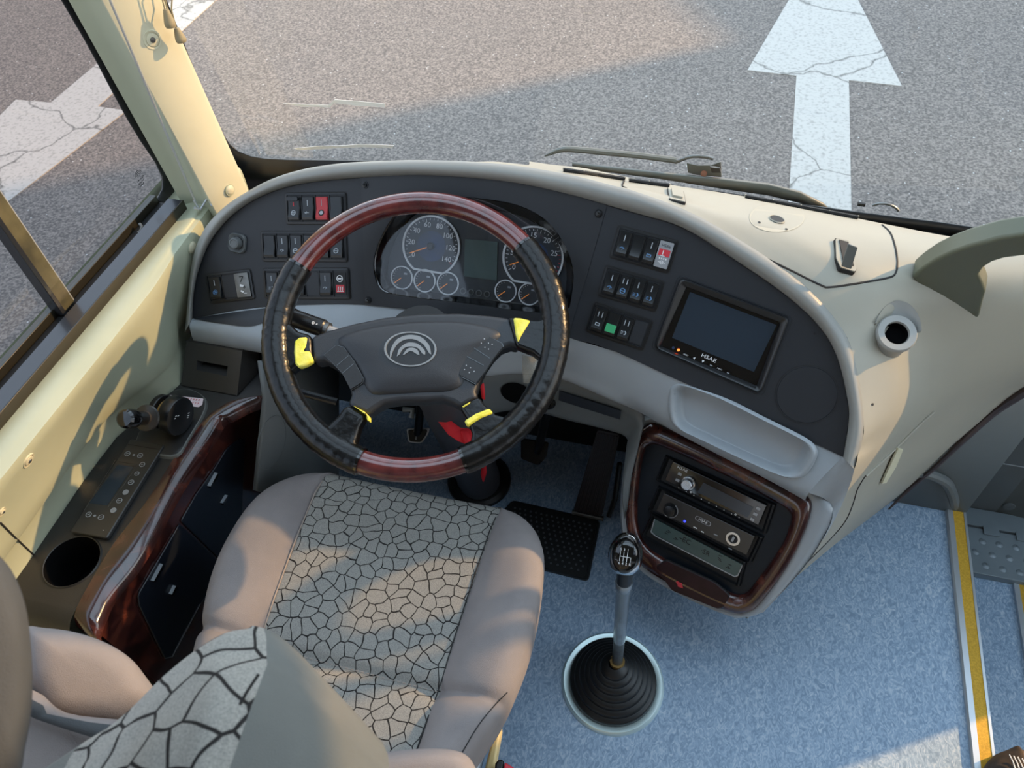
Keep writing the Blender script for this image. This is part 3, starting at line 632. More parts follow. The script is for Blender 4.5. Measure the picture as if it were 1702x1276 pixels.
# seams and lid on the dash top
b = MB()
seam(b, bvb, [(1037, 301), (1034, 310), (1040, 319), (1062, 331), (1090, 341), (1130, 354), (1170, 371), (1220, 396), (1270, 427), (1320, 452), (1365, 474), (1380, 477), (1430, 470), (1478, 461), (1489, 452), (1491, 435), (1488, 412), (1480, 388), (1466, 374)], .0016, 'line')
b.build('lid_seam', dash)
b = MB(); seam(b, bvb, [(1552, 683), (1520, 712), (1480, 752), (1438, 790)], .0022, 'dash_beige', off=.001); seam(b, bvb, [(1438, 790), (1425, 812), (1418, 835), (1405, 865), (1380, 895), (1340, 935)], .0012, 'line'); b.build('side_seam', dash)
tq = [hit(bvb, x, y, .0015) for x, y in ((1489, 742), (1497, 744), (1486, 772), (1469, 800), (1462, 801), (1472, 778))]
if all(q_ is not None for q_ in tq): b = MB(); b.prism([q_[0] for q_ in tq], tq[0][1]*.004, 'cream'); b.build('release_catch', dash, bevel=.001)
# brown edge trim under the shell
b = MB(); tr = [Z(1760, 610, .52), Z(1702, 647, .45), Z(1650, 682, .37), Z(1600, 729, .29), Z(1555, 772, .19), Z(1513, 808, .10), Z(1478, 842, .03)]
b.tube([p+np.array([0, -.004, -.004]) for p in tr], [.010, .009, .008, .006, .005, .004, .002], 'trimbrown', sm=4, n=8); b.build('edge_trim', dash)
# defroster slots
def slots(pts, n, name='defroster_vent'):
    b = MB(); P = catmull([np.array(p, float) for p in pts], 6); top = []; bo = []
    for p in P:
        h = hit(bvb, p[0], p[1]+2, .003)
        if h is None: continue
        top.append(h[0]); 
    if len(top) < 2: return
    b.tube(top, .0032, 'dark', n=6); 
    for i in range(0, len(top), 3): b.tube([top[i], top[i]+np.array([0, .001, .003])], .0014, 'dash_beige', n=5)
    o = b.build(name, dash)
slots([(936, 283), (1000, 292), (1038, 298)], 4); slots([(1045, 300), (1112, 309)], 4); slots([(1238, 327), (1330, 344), (1425, 362)], 8); slots([(1553, 382), (1600, 392), (1640, 402)], 4)
# square flush latch and the raised square flap
def surf_frame(x, y, xr, yr, off=.0):
    h = hit(bvb, x, y, off); h2 = hit(bvb, xr, yr, off); return Frame(h[0], h[1], e1=h2[0]-h[0])
f = surf_frame(1124, 324, 1137, 326, .0025); b = MB(); q = [f.px(x, y) for x, y in ((1109, 312), (1136, 318), (1140, 338), (1112, 332))]
b.fp(f, rquad(q, .003), -.006, .001, 'line'); b.fp(f, rquad(scale_poly(q, .93), .003), -.006, .002, 'dash_beige'); b.fp(f, rquad(scale_poly(q, .62), .002), 0, .0055, 'dash_beige'); b.build('lid_latch', dash)
f = surf_frame(1405, 425, 1425, 430, .0022); q = [f.px(x, y) for x, y in ((1387, 396), (1412, 401), (1423, 448), (1421, 454), (1396, 447), (1388, 430))]
b = MB(); b.fp(f, rquad(q, .003), -.006, .001, 'line'); b.fp(f, rquad(scale_poly(q, .95), .003), -.006, .0025, 'dash_beige'); q2 = [f.px(x, y) for x, y in ((1393, 401), (1408, 405), (1417, 444), (1400, 440))]
b.fp(f, q2, .003, .0042, 'dark'); b.build('flap_frame', dash)
b = MB(); fl = [f.at(*f.px(1398, 441, .004), .004), f.at(*f.px(1414, 446, .004), .004), f.at(*f.px(1425, 410, .034), .034), f.at(*f.px(1409, 404, .034), .034)]
b.prism(fl, nz(np.cross(fl[1]-fl[0], fl[3]-fl[0]))*.004, 'steelwiper'); b.build('open_flap', dash, label='small grey flap standing open on the dash top', bevel=.001)
# round hole with pale halo plate
h = hit(bvb, 1291, 365, .0006); f = Frame(h[0], h[1], e1=(1, 0, 0)); 
b = MB(); b.poly([hit(bvb, 1291+46*math.cos(a), 362+24*math.sin(a), .0006)[0] for a in np.linspace(0, 2*np.pi, 40, endpoint=False)], 'cream'); M['halo'] = mat('dash_halo', (164, 159, 143), .5); b.mats = [M['halo']]; b.build('halo_plate', dash)
b = MB(); b.disc(f, 0, 0, .0105, .0012, 'dark'); b.lathe(f, [(.0105, .0002), (.0115, .0016), (.0125, .0002)], 'dash_beige'); b.build('wire_hole', dash)
for x, y in ((1307, 381), (1262, 370), (1347, 818), (1361, 847), (1406, 819), (1450, 672)):
    h = hit(bvb, x, y, .0008)
    if h is not None: b = MB(); b.disc(Frame(h[0], h[1]), 0, 0, .0022, 0, 'dark', n=10); b.build('pinhole', dash)
for x, y in ((1354, 554), (1355.5, 625)): u, v = FF.px(x, y); b = MB(); b.disc(FF, u, v, .002, .0008, 'dark', n=10); b.build('pinhole', dash)
# speaker disc outline
u, v = FF.px(1341, 656); b = MB(); b.ring(FF, u, v, .0445, .046, 0, .0012, 'black_panel'); b.ring(FF, u, v, .046, .0468, 0, .0006, 'line'); b.lathe(FF, [(.0445, .0006), (.044, .0012), (.0001, .0012)], 'black_panel', cu=u, cv=v); b.build('speaker_cover', dash)

# ledge below the fascia, front lip and knee panel
lb = [(320, 529), (400, 514), (460, 508), (510, 506), (560, 505), (600, 506), (640, 509), (699, 517), (770, 524), (830, 530), (905, 537), (944, 560), (1025, 585), (1080, 610), (1137, 636), (1210, 666), (1278, 698), (1340, 730), (1401, 759)]
ff0 = [FF.P(x, y, -.002) for x, y in lb]
lip = [(316, 548), (370, 556), (430, 566), (480, 574), (530, 582), (570, 588), (620, 594), (680, 598), (740, 602), (800, 604), (860, 600), (925, 607), (975, 625), (1020, 645), (1062, 668), (1120, 700), (1200, 742), (1280, 782), (1345, 818)]
lipz = [.618, .622, .624, .624, .622, .62, .618, .616, .615, .614, .615, .614, .608, .60, .59, .575, .56, .545, .53]
l1 = [Z(x, y, z) for (x, y), z in zip(lip, lipz)]
l05 = [lerp(a, c, .55)+np.array([0, 0, .006]) for a, c in zip(ff0, l1)]
l2 = [p+np.array([0, -.004 if i < 14 else .003, -.028]) for i, p in enumerate(l1)]; l3 = [p+np.array([0, .018, -.045]) for p in l1]
tray = [(1116, 655), (1122, 643), (1140, 641), (1200, 663), (1270, 698), (1330, 728), (1348, 744), (1349, 760), (1338, 780), (1325, 791), (1300, 790), (1240, 765), (1170, 732), (1130, 712), (1117, 692)]
def in_poly(x, y, P):
    c = False; j = len(P)-1
    for i in range(len(P)):
        if (P[i][1] > y) != (P[j][1] > y) and x < (P[j][0]-P[i][0])*(y-P[i][1])/(P[j][1]-P[i][1])+P[i][0]: c = not c
        j = i
    return c
def proj(p):
    q_ = MROT.T @ (np.array(p)-CAM); return CX+FPX*q_[0]/-q_[2], CY-FPX*q_[1]/-q_[2]
b = MB(); b.loft([ff0, l05, l1, l2, l3], 'dash_grey', 10, 8); bvledge = bvh_of(b)
tsm = scale_poly(tray, .985); keep = [i for i, f_ in enumerate(b.f) if not in_poly(*proj(np.mean([b.v[k] for k in f_], axis=0)), [tuple(p) for p in tsm])]
b.f = [b.f[i] for i in keep]; b.mi = [b.mi[i] for i in keep]
b.build('ledge', dash, smooth=70)
# blue-grey recess at the left of the ledge
f = Frame(Z(400, 525, .632), (0, -.25, 1.), e1=(1, 0, 0)); q = [f.px(x, y) for x, y in ((322, 530), (430, 513), (470, 512), (450, 530), (428, 540), (400, 540))]
b = MB()
ta, tb_ = catmull([np.array(p, float) for p in ((322, 530), (360, 524), (430, 514), (476, 509))], 6), catmull([np.array(p, float) for p in ((324, 531), (370, 538), (425, 541), (478, 512))], 6); tr_ = []
for t in np.linspace(0, 1, 9):
    r_ = [hit(bvledge, *(a*(1-t)+c*t), .0016) for a, c in zip(ta, tb_)]
    tr_.append([q_[0] if q_ is not None else FF.P(*(a*(1-t)+c*t)) for q_, a, c in zip(r_, ta, tb_)])
b.grid(tr_, 'cluster_plastic'); b.build('ledge_recess', dash)
# knee panel (right of the column) and its slot
kp_t = [(800, 628), (860, 622), (927, 632), (980, 648), (1030, 668), (1056, 684), (1068, 705), (1062, 740), (1048, 800), (1042, 850)]
kp_b = [(806, 690), (850, 682), (897, 686), (950, 700), (1000, 712), (1040, 726), (1040, 750), (1036, 790), (1034, 830), (1038, 862)]
ktz = [.575, .575, .57, .565, .555, .55, .53, .48, .40, .33]; kbz = [.45, .45, .45, .45, .45, .45, .44, .41, .36, .30]
kt = [Z(x, y, z) for (x, y), z in zip(kp_t, ktz)]
kb = [Z(x, y, z) for (x, y), z in zip(kp_b, kbz)]
b = MB(); b.loft([[p+np.array([0, .03, .02]) for p in kt], kt, [lerp(a, c, .5)+np.array([0, -.002, 0]) for a, c in zip(kt, kb)], kb, [p+np.array([0, .05, .0]) for p in kb]], 'lower_grey', 4, 3)
bvk = bvh_of(b); b.build('knee_panel', dash, smooth=60)
b = MB(); tq = []
for x, y in ((930, 648), (1033, 681), (1031, 696), (929, 664)):
    h = hit(bvk, x, y, .0015)
    if h is not None: tq.append(h[0])
if len(tq) == 4: b.prism(tq, (0, -.001, .001), 'cluster_plastic'); b.build('slot_cover', dash)
b = MB(); tq = [hit(bvk, x, y, .001)[0] for x, y in ((868, 578+60), (878, 640), (872, 672), (862, 668)) if hit(bvk, x, y)]
tq = []
for a in np.linspace(0, 2*np.pi, 24, endpoint=False):
    h = hit(bvk, 858+26*math.cos(a), 652+17*math.sin(a)+4*math.cos(a), .0015)
    if h is not None: tq.append(h[0])
if len(tq) > 12: b = MB(); b.poly(tq, 'void'); b.build('lock_recess', dash)
tq = [DP(x, y, np.linalg.norm(FF.P(880, 600)-CAM)+dd) for x, y, dd in ((868, 590, -.07), (900, 596, -.07), (897, 640, -.05), (870, 636, -.05))]
M['cleartag'] = mat('clear_plastic', (190, 185, 170), .15, alpha=.35, coat=.5)
b = MB(); b.grid([[tq[0], tq[1]], [lerp(tq[0], tq[3], .5)+np.array([0, -.004, 0]), lerp(tq[1], tq[2], .5)+np.array([0, .002, 0])], [tq[3], tq[2]]], 'cleartag'); tag(b.build('plastic_tag', label='small clear plastic flap hanging above the ignition, seen through the wheel', solid=.0006), cat='plastic tag')
# keyed ignition switch
h = hit(bvk, 913, 668, .0)
ig = thing('ignition_switch', 'dark ignition lock with key under the dashboard, right of the steering wheel', 'ignition', h[0] if h else Z(913, 668, .52))
fk = Frame(h[0] if h else Z(913, 668, .52), (0, -.8, .6)); b = MB(); b.lathe(fk, [(.013, -.006), (.013, .006), (.010, .010), (.0001, .010)], 'gloss'); b.build('lock_barrel', ig)
b = MB(); b.fp(fk, [(-.0015, -.007), (.0015, -.007), (.0015, .007), (-.0015, .007)], .010, .024, 'steel'); b.fp(fk, rrect(.006, .022, .003), .024, .040, 'black'); b.build('key', ig)
# left lower lip continuation: near-black plate added to shade the footwell
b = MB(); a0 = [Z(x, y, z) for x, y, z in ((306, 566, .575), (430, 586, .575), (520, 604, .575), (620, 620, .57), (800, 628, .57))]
b.loft([a0, [np.array([p[0], .84, .53]) for p in a0], [np.array([p[0], .875, .49]) for p in a0], [np.array([p[0], .89, .475]) for p in a0], [np.array([p[0], 1.12, .43]) for p in a0]], 'void', 3, 3); b.poly([(a0[-1][0], .89, .475), (.0, .89, .46), (.0, 1.12, .43), (a0[-1][0], 1.12, .43)], 'void'); b.build('footwell_shade_plate', dash)

# tray in the ledge
tray = [(1116, 655), (1122, 643), (1140, 641), (1200, 663), (1270, 698), (1330, 728), (1348, 744), (1349, 760), (1338, 780), (1325, 791), (1300, 790), (1240, 765), (1170, 732), (1130, 712), (1117, 692)]
TF = Frame(lerp(FF.P(1210, 668), Z(1200, 742, .56), .5)+np.array([0, 0, .009]), nz(np.cross(Z(1345, 818, .53)-Z(1062, 668, .59), FF.P(1210, 668)-Z(1200, 742, .56))))
if TF.n[2] < 0: TF = Frame(TF.o, -TF.n)
to = [TF.px(*p) for p in catmull(tray, 3, True)]; ti = scale_poly(to, .92); tf_ = scale_poly(to, .84)
b = MB(); R_ = lambda uv, h: [TF.at(u, v, h) for u, v in uv]
b.grid([R_(scale_poly(to, 1.07), -.006), R_(scale_poly(to, 1.03), .0005), R_(to, .0018), R_(scale_poly(to, .97), 0), R_(ti, -.010), R_(scale_poly(to, .88), -.018), R_(tf_, -.021)], 'dash_grey', closed_u=True); b.poly(R_(tf_, -.021), 'dash_grey')
b.build('tray', dash, smooth=80)

# centre stack
M['burldark'] = mat('burl_lid_dark', (38, 22, 24), .4, spec=.2, c2=(46, 26, 30), nscale=40)
sa, sb = math.radians(33), math.radians(20)
SF = Frame(CAM+ray(1180, 850)*1.43, (-math.sin(sb)*math.cos(sa), -math.cos(sb)*math.cos(sa), math.sin(sa)))
WO = [(1058, 726), (1076, 705), (1100, 708), (1180, 744), (1260, 781), (1320, 812), (1343, 828), (1348, 848), (1335, 890), (1305, 948), (1262, 1005), (1240, 1018), (1215, 1018), (1150, 990), (1090, 958), (1062, 935), (1046, 900), (1040, 850), (1045, 790)]
WI = [(1070, 752), (1080, 740), (1098, 741), (1160, 768), (1230, 802), (1292, 836), (1310, 848), (1315, 862), (1303, 898), (1280, 935), (1252, 972), (1236, 988), (1215, 986), (1160, 960), (1105, 930), (1075, 908), (1062, 885), (1058, 850), (1062, 795)]
wo = [SF.px(*p) for p in catmull(WO, 3, True)]; wi = [SF.px(*p) for p in catmull(WI, 3, True)]
b = MB(); Rs = lambda uv, h: [SF.at(u, v, h) for u, v in uv]; mix = lambda a, c, t: [x*(1-t)+y*t for x, y in zip(a, c)]
b.grid([Rs(wo, -.012), Rs(wo, -.002), Rs(mix(wo, wi, .12), .006), Rs(mix(wo, wi, .45), .010), Rs(mix(wo, wi, .85), .006), Rs(wi, 0), Rs(wi, -.012)], 'burl', closed_u=True); b.build('wood_bezel', dash, smooth=80)
b = MB(); M['stackblack'] = mat('stack_black', (18, 26, 34), .45, spec=.25); b.poly(Rs(wi, -.004), 'stackblack'); b.poly(Rs(wo, -.0125), 'stackblack'); b.build('stack_fascia', dash)
# grey shell round the bezel
so = [SF.px(*p) for p in catmull([(1050, 712), (1072, 694), (1104, 698), (1190, 736), (1270, 774), (1335, 806), (1372, 830), (1382, 860), (1356, 915), (1318, 965), (1268, 1018), (1236, 1029), (1210, 1027), (1140, 998), (1082, 966), (1052, 940), (1034, 905), (1028, 850), (1034, 780)], 3, True)]
b = MB(); b.grid([Rs(wo, -.004), Rs(mix(wo, so, .6), -.001), Rs(so, -.008), Rs(so, -.03)], 'dash_grey', closed_u=True)
bs = [SF.at(u, v, -.03) for u, v in so]; cen = np.array([.10, .95, 0]); low = [lerp(p, cen+np.array([0, 0, 0]), .45)*np.array([1, 1, 0])+np.array([0, .03, 0.0]) for p in bs]
b.grid([bs, [lerp(p, q, .15)+np.array([0, .04, 0]) for p, q in zip(bs, low)], low], 'lower_grey', closed_u=True)
b.build('stack_shell', dash, smooth=60)
b = MB(); b.loft([[l1[-1]+np.array([-.006, 0, 0]), SF.P(1375, 832, -.006), SF.P(1383, 862, -.006), SF.P(1356, 915, -.006), SF.P(1318, 965, -.006), SF.P(1268, 1018, -.006)], [FF.P(1401, 759, -.001), O3[23], r0[13]+np.array([.002, 0, 0]), r0[14], r0[15], r0[16]]], 'dash_grey', 4, 3); b.build('stack_flank', dash, smooth=80)
b = MB(); dr = [SF.px(*p) for p in ((1092, 940), (1110, 928), (1190, 965), (1214, 985), (1206, 1004), (1195, 1008), (1120, 978))]
b.fp(SF, rquad(scale_poly(dr, 1.02), .006), .002, .0085, 'line'); b.fp(SF, rquad(dr, .006), .002, .0095, 'burldark'); b.build('ashtray_lid', dash, bevel=.001)
b = MB(); u, v = SF.px(1133, 968); f5 = SF.sub(u, v, -.35)
b.fp(f5, [(-.008, 0), (0, .0055), (.008, 0), (0, -.0055)], .0095, .0105, 'redprint'); b.fp(f5, rrect(.013, .005, .002, cu=-.002), .0095, .0104, 'redprint'); b.build('red_mark', dash)
# =================================================================== SWITCH BANKS
def rocker(fr, u, v, w_, h_, parent, kind='std', icon=None, ik='blueprint', name='rocker_switch', label=None):
    b = MB()
    if kind == 'blank':
        b.fp(fr, rrect(w_*.92, h_, .0015, cu=u, cv=v), .0015, .003, 'black_panel'); return b.build('blank_plate', parent)
    if kind == 'label':
        b.fp(fr, rrect(w_*.86, h_*.98, .001, cu=u, cv=v), .0015, .0022, 'dark'); f = fr.sub(u, v)
        b.ring(f, 0, h_*.22, .0045, .006, .0022, .0026, 'white', n=24); b.fp(f, rrect(.007, .003, .001, cv=h_*.22), .0022, .0027, 'white')
        b.fp(f, rrect(w_*.6, h_*.34, .001, cv=-h_*.22), .0022, .0026, 'redprint')
        for i in range(3): b.bar(f, ((i-1)*.004, -h_*.32), ((i-1)*.004+.001, -h_*.13), .0012, .0026, .003, 'white')
        b.bar(f, (-.006, -h_*.34), (.006, -h_*.34), .001, .0026, .003, 'white')
        return b.build('label_plate', parent, label='dark plate with white round symbol above a red heater symbol')
    if kind in ('silver', 'symbol'):
        ks = 'silverplate' if kind == 'silver' else 'steel'
        b.fp(fr, rrect(w_*1.0, h_*1.08, .0015, cu=u, cv=v), .0015, .005, ks); f = fr.sub(u, v)
        if kind == 'silver':
            b.text('HSAE', f, 0, h_*.36, .0062, .005, 'dark'); b.fp(f, rrect(w_*.8, h_*.28, .001, cv=h_*.08), .005, .0055, 'redprint')
            b.bar(f, (-.002, 0.0), (-.002, h_*.18), .0014, .0055, .0058, 'white'); b.bar(f, (-.005, -.002), (.002, -.002), .0012, .0055, .0058, 'white')
            for i in range(4): b.bar(f, (-.006+i*.0034, -h_*.16), (-.004+i*.0034, -h_*.16), .0026, .005, .0053, 'white')
            b.ring(f, 0, -h_*.32, .0018, .003, .005, .0053, 'white', n=14); b.bar(f, (-.006, -h_*.32), (.006, -h_*.32), .0008, .005, .0053, 'white')
        else:
            b.bar(f, (-.004, h_*.38), (.004, h_*.38), .0016, .005, .0053, 'dark'); b.bar(f, (.004, h_*.38), (-.003, h_*.14), .0016, .005, .0053, 'dark'); b.bar(f, (-.005, -.0), (.002, -.002), .004, .005, .0053, 'white')
            b.ring(f, .003, -h_*.1, .001, .0022, .005, .0053, 'dark', n=12); b.bar(f, (-.005, -h_*.25), (.0, -h_*.32), .003, .005, .0053, 'white'); b.bar(f, (0, -h_*.36), (.006, -h_*.38), .0016, .005, .0053, 'white')
        return b.build('symbol_plate', parent, label='metallic plate with printed symbols')
    body = {'red': 'red', 'green': 'rocker'}.get(kind, 'rocker')
    # rocker: upper half flat, lower half kicked out
    w2 = w_*.41; h2 = h_/2
    b.fp(fr, rrect(w_*.92, h_*1.05, .001, cu=u, cv=v), .0012, .0022, 'dark')
    prof = [(h2, .002), (h2*.96, .006), (.0, .0055), (-h2*.75, .0098), (-h2*.97, .0088), (-h2, .002)]
    rows = [[fr.at(u+s_*w2, v+y_, z_) for s_ in (-1, -.88, .88, 1)] for y_, z_ in prof]
    for r_ in rows: r_[0] = r_[0]-fr.n*.0012; r_[3] = r_[3]-fr.n*.0012
    b.grid(rows, body)
    for s_ in (0, 3): b.poly([r_[s_] for r_ in rows], body)
    f = fr.sub(u, v); tl = math.atan2(.0043, h2*.75)
    fl = Frame(f.at(0, -h2*.38, .0078), f.n*math.cos(tl)+f.e2*math.sin(tl), e1=f.e1)
    if kind == 'green': b.fp(fl, rrect(w_*.74, h_*.36, .001), 0, .0006, 'green_sw')
    if kind == 'red':
        b.bar(f, (0, h2*.75), (0, h2*.2), .0009, .0058, .0062, 'softwhite'); b.ring(fl, 0, .0, .0034, .0052, 0, .0006, 'line', n=20); b.disc(fl, 0, 0, .0034, .0005, 'softwhite')
    elif kind == 'std' or kind == 'double':
        if kind == 'double':
            for s_ in (-1, 1): b.bar(f, (s_*.0032, h2*.72), (s_*.0032, h2*.25), .0014, .0056, .0062, 'softwhite')
        elif icon != 'noline': b.bar(f, (0, h2*.72), (0, h2*.22), .0015, .0056, .0062, 'softwhite')
    if kind == 'cover':
        b.fp(f, rrect(w_*.8, h_*.16, .002, cv=h2*.82), .005, .011, 'rocker'); b.bar(f, (0, h2*.55), (0, h2*.2), .0016, .0056, .0062, 'redprint'); icon = 'ring'; ik = 'softwhite'
    t = {'fan': 0, 'lamp': 1, 'ring': 2, 'wiper': 3, 'door': 4, 'arrow': 5}.get(icon, -1); H = .0006
    if t == 0:
        for i in range(3):
            a = i*2.1; b.bar(fl, (0, 0), (.0032*math.cos(a), .0032*math.sin(a)), .0018, 0, H, ik)
        b.ring(fl, 0, 0, .0038, .0046, 0, H, ik, n=18)
    if t == 1:
        b.ring(fl, .001, 0, .0016, .0034, 0, H, ik, n=14, a0=-1.6, a1=1.6); [b.bar(fl, (-.005, y_), (-.001, y_), .0007, 0, H, ik) for y_ in (-.002, 0, .002)]
    if t == 2: b.ring(fl, 0, 0, .0032, .0046, 0, H, ik, n=18); b.bar(fl, (-.003, 0), (.003, 0), .0014, 0, H, ik)
    if t == 3: b.ring(fl, 0, -.002, .0034, .0044, 0, H, ik, n=14, a0=.4, a1=2.75); b.bar(fl, (0, -.0025), (.0025, .001), .0008, 0, H, ik)
    if t == 4: b.fp(fl, rrect(.0075, .0052, .001), 0, H, ik); b.fp(fl, rrect(.005, .0028, .0006), H, H*1.3, 'rocker')
    if t == 5: b.bar(fl, (-.005, 0), (.003, 0), .0012, 0, H, ik); b.bar(fl, (-.004, 0), (-.001, .0022), .001, 0, H, ik); b.bar(fl, (-.004, 0), (-.001, -.0022), .001, 0, H, ik)
    return b.build(name, parent, label=label, smooth=25)
def bank(corners, slots, lab, group=None, fr=FF):
    q = [fr.px(*c) for c in corners]; c = sum(q)/4; e = nz(q[1]-q[0]+q[2]-q[3]); rot = math.atan2(e[1], e[0])
    W_ = (np.linalg.norm(q[1]-q[0])+np.linalg.norm(q[2]-q[3]))/2; H_ = (np.linalg.norm(q[3]-q[0])+np.linalg.norm(q[2]-q[1]))/2
    f = fr.sub(c[0], c[1], rot); t = thing('switch_panel', lab, 'switch panel', f.at(0, 0, 0))
    b = MB(); b.fp(f, rrect(W_+.003, H_+.003, .005), 0, .0008, 'line'); ro = rrect(W_, H_, .004); ri = rrect(W_-.007, H_-.007, .002)
    b.grid([[f.at(u, v, h) for u, v in uv] for uv, h in ((ro, 0), (ro, .0025), (ri, .0030), (ri, .0012))], 'black', closed_u=True); b.fp(f, ri, .0006, .0012, 'black_panel')
    n = len(slots); pw = (W_-.009)/n
    for i in range(1, n): b.bar(f, (-W_/2+.0045+i*pw, -H_/2+.004), (-W_/2+.0045+i*pw, H_/2-.004), .0012, .0012, .003, 'black')
    b.build('panel_frame', t)
    for i, s_ in enumerate(slots):
        k = dict(kind=s_[0], icon=s_[1] if len(s_) > 1 else None, ik=s_[2] if len(s_) > 2 else 'blueprint', label=s_[3] if len(s_) > 3 else None)
        rocker(f, -W_/2+.0045+(i+.5)*pw, 0, pw, H_-.013, t, **k)
    return t
bank([(474, 321), (574, 320), (579, 372), (477.5, 372)], [('cover', None, 'softwhite'), ('std', 'arrow', 'softwhite'), ('red', None, 'softwhite', 'pinkish red hazard switch'), ('std', 'noline')], 'topmost left-hand switch bank, with the pinkish red hazard switch')
bank([(434, 384), (575, 385), (579, 434), (437, 434)], [('std', 'noline'), ('std', 'wiper', 'softwhite'), ('std', 'ring', 'softwhite'), ('std', 'lamp', 'softwhite'), ('std', 'ring', 'softwhite'), ('std', 'ring', 'softwhite')], 'middle left-hand bank of six black rocker switches, crossed by the steering wheel rim')
bank([(438.5, 446), (580, 446), (583, 496), (441, 496)], [('std', 'lamp', 'softwhite'), ('std', 'fan', 'softwhite'), ('std', 'fan', 'softwhite'), ('blank',), ('std', 'wiper', 'softwhite'), ('label',)], 'lowest wide left-hand switch bank, ending in a plate with red heater symbol')
bank([(341.6, 455.5), (416, 447.5), (425, 495.5), (351, 504)], [('std', 'fan', 'blueprint', 'switch with bluish lower half'), ('blank',), ('symbol',)], 'small tilted switch bank at the far left with a metallic symbol plate')
bank([(1028, 374), (1126.8, 400.7), (1112, 454), (1014, 427)], [('std', 'wiper'), ('std', 'noline'), ('std', 'door'), ('silver',)], 'top right-hand switch bank with silver plate lettered HSAE')
bank([(1007.7, 441), (1104.5, 467.5), (1089.5, 518), (993.6, 489.5)], [('std', 'wiper'), ('double', 'ring'), ('std', 'lamp'), ('std', 'lamp')], 'middle right-hand bank of four black rocker switches')
bank([(988, 501.4), (1084, 532), (1070, 582.7), (974, 549.4)], [('double', 'door', 'softwhite'), ('green', None, 'softwhite', 'switch with green lit lower half'), ('double', 'lamp', 'softwhite'), ('blank',)], 'lowest right-hand switch bank with a green lit switch')
# mirror adjuster knob
u, v = FF.px(395.5, 404); f = FF.sub(u, v, -.05); t = thing('adjuster_knob', 'round grey knob on a square rounded plate at the left of the dashboard', 'knob', f.o)
b = MB(); M['knobgrey'] = mat('knob_grey', (92, 95, 95), .45); pl_ = rrect(.034, .034, .010, 6); b.grid([[f.at(a, c, h) for a, c in uv] for uv, h in ((pl_, 0), (pl_, .004), (rrect(.031, .031, .009, 6), .006))], 'knobgrey', closed_u=True)
b.grid([[f.at(a, c, h) for a, c in uv] for uv, h in ((rrect(.031, .031, .009, 6), .006), ([(.0125*math.cos(x), .0125*math.sin(x)) for x in [math.atan2(q_[1], q_[0]) for q_ in rrect(.031, .031, .009, 6)]], .003))], 'knobgrey', closed_u=True); b.disc(f, 0, 0, .013, .003, 'black'); b.build('plate', t, smooth=40)
b = MB(); b.lathe(f, [(.011, .003), (.0105, .010), (.009, .014), (.007, .0145), (.006, .0135), (.0001, .0135)], 'knobgrey'); b.build('knob', t)

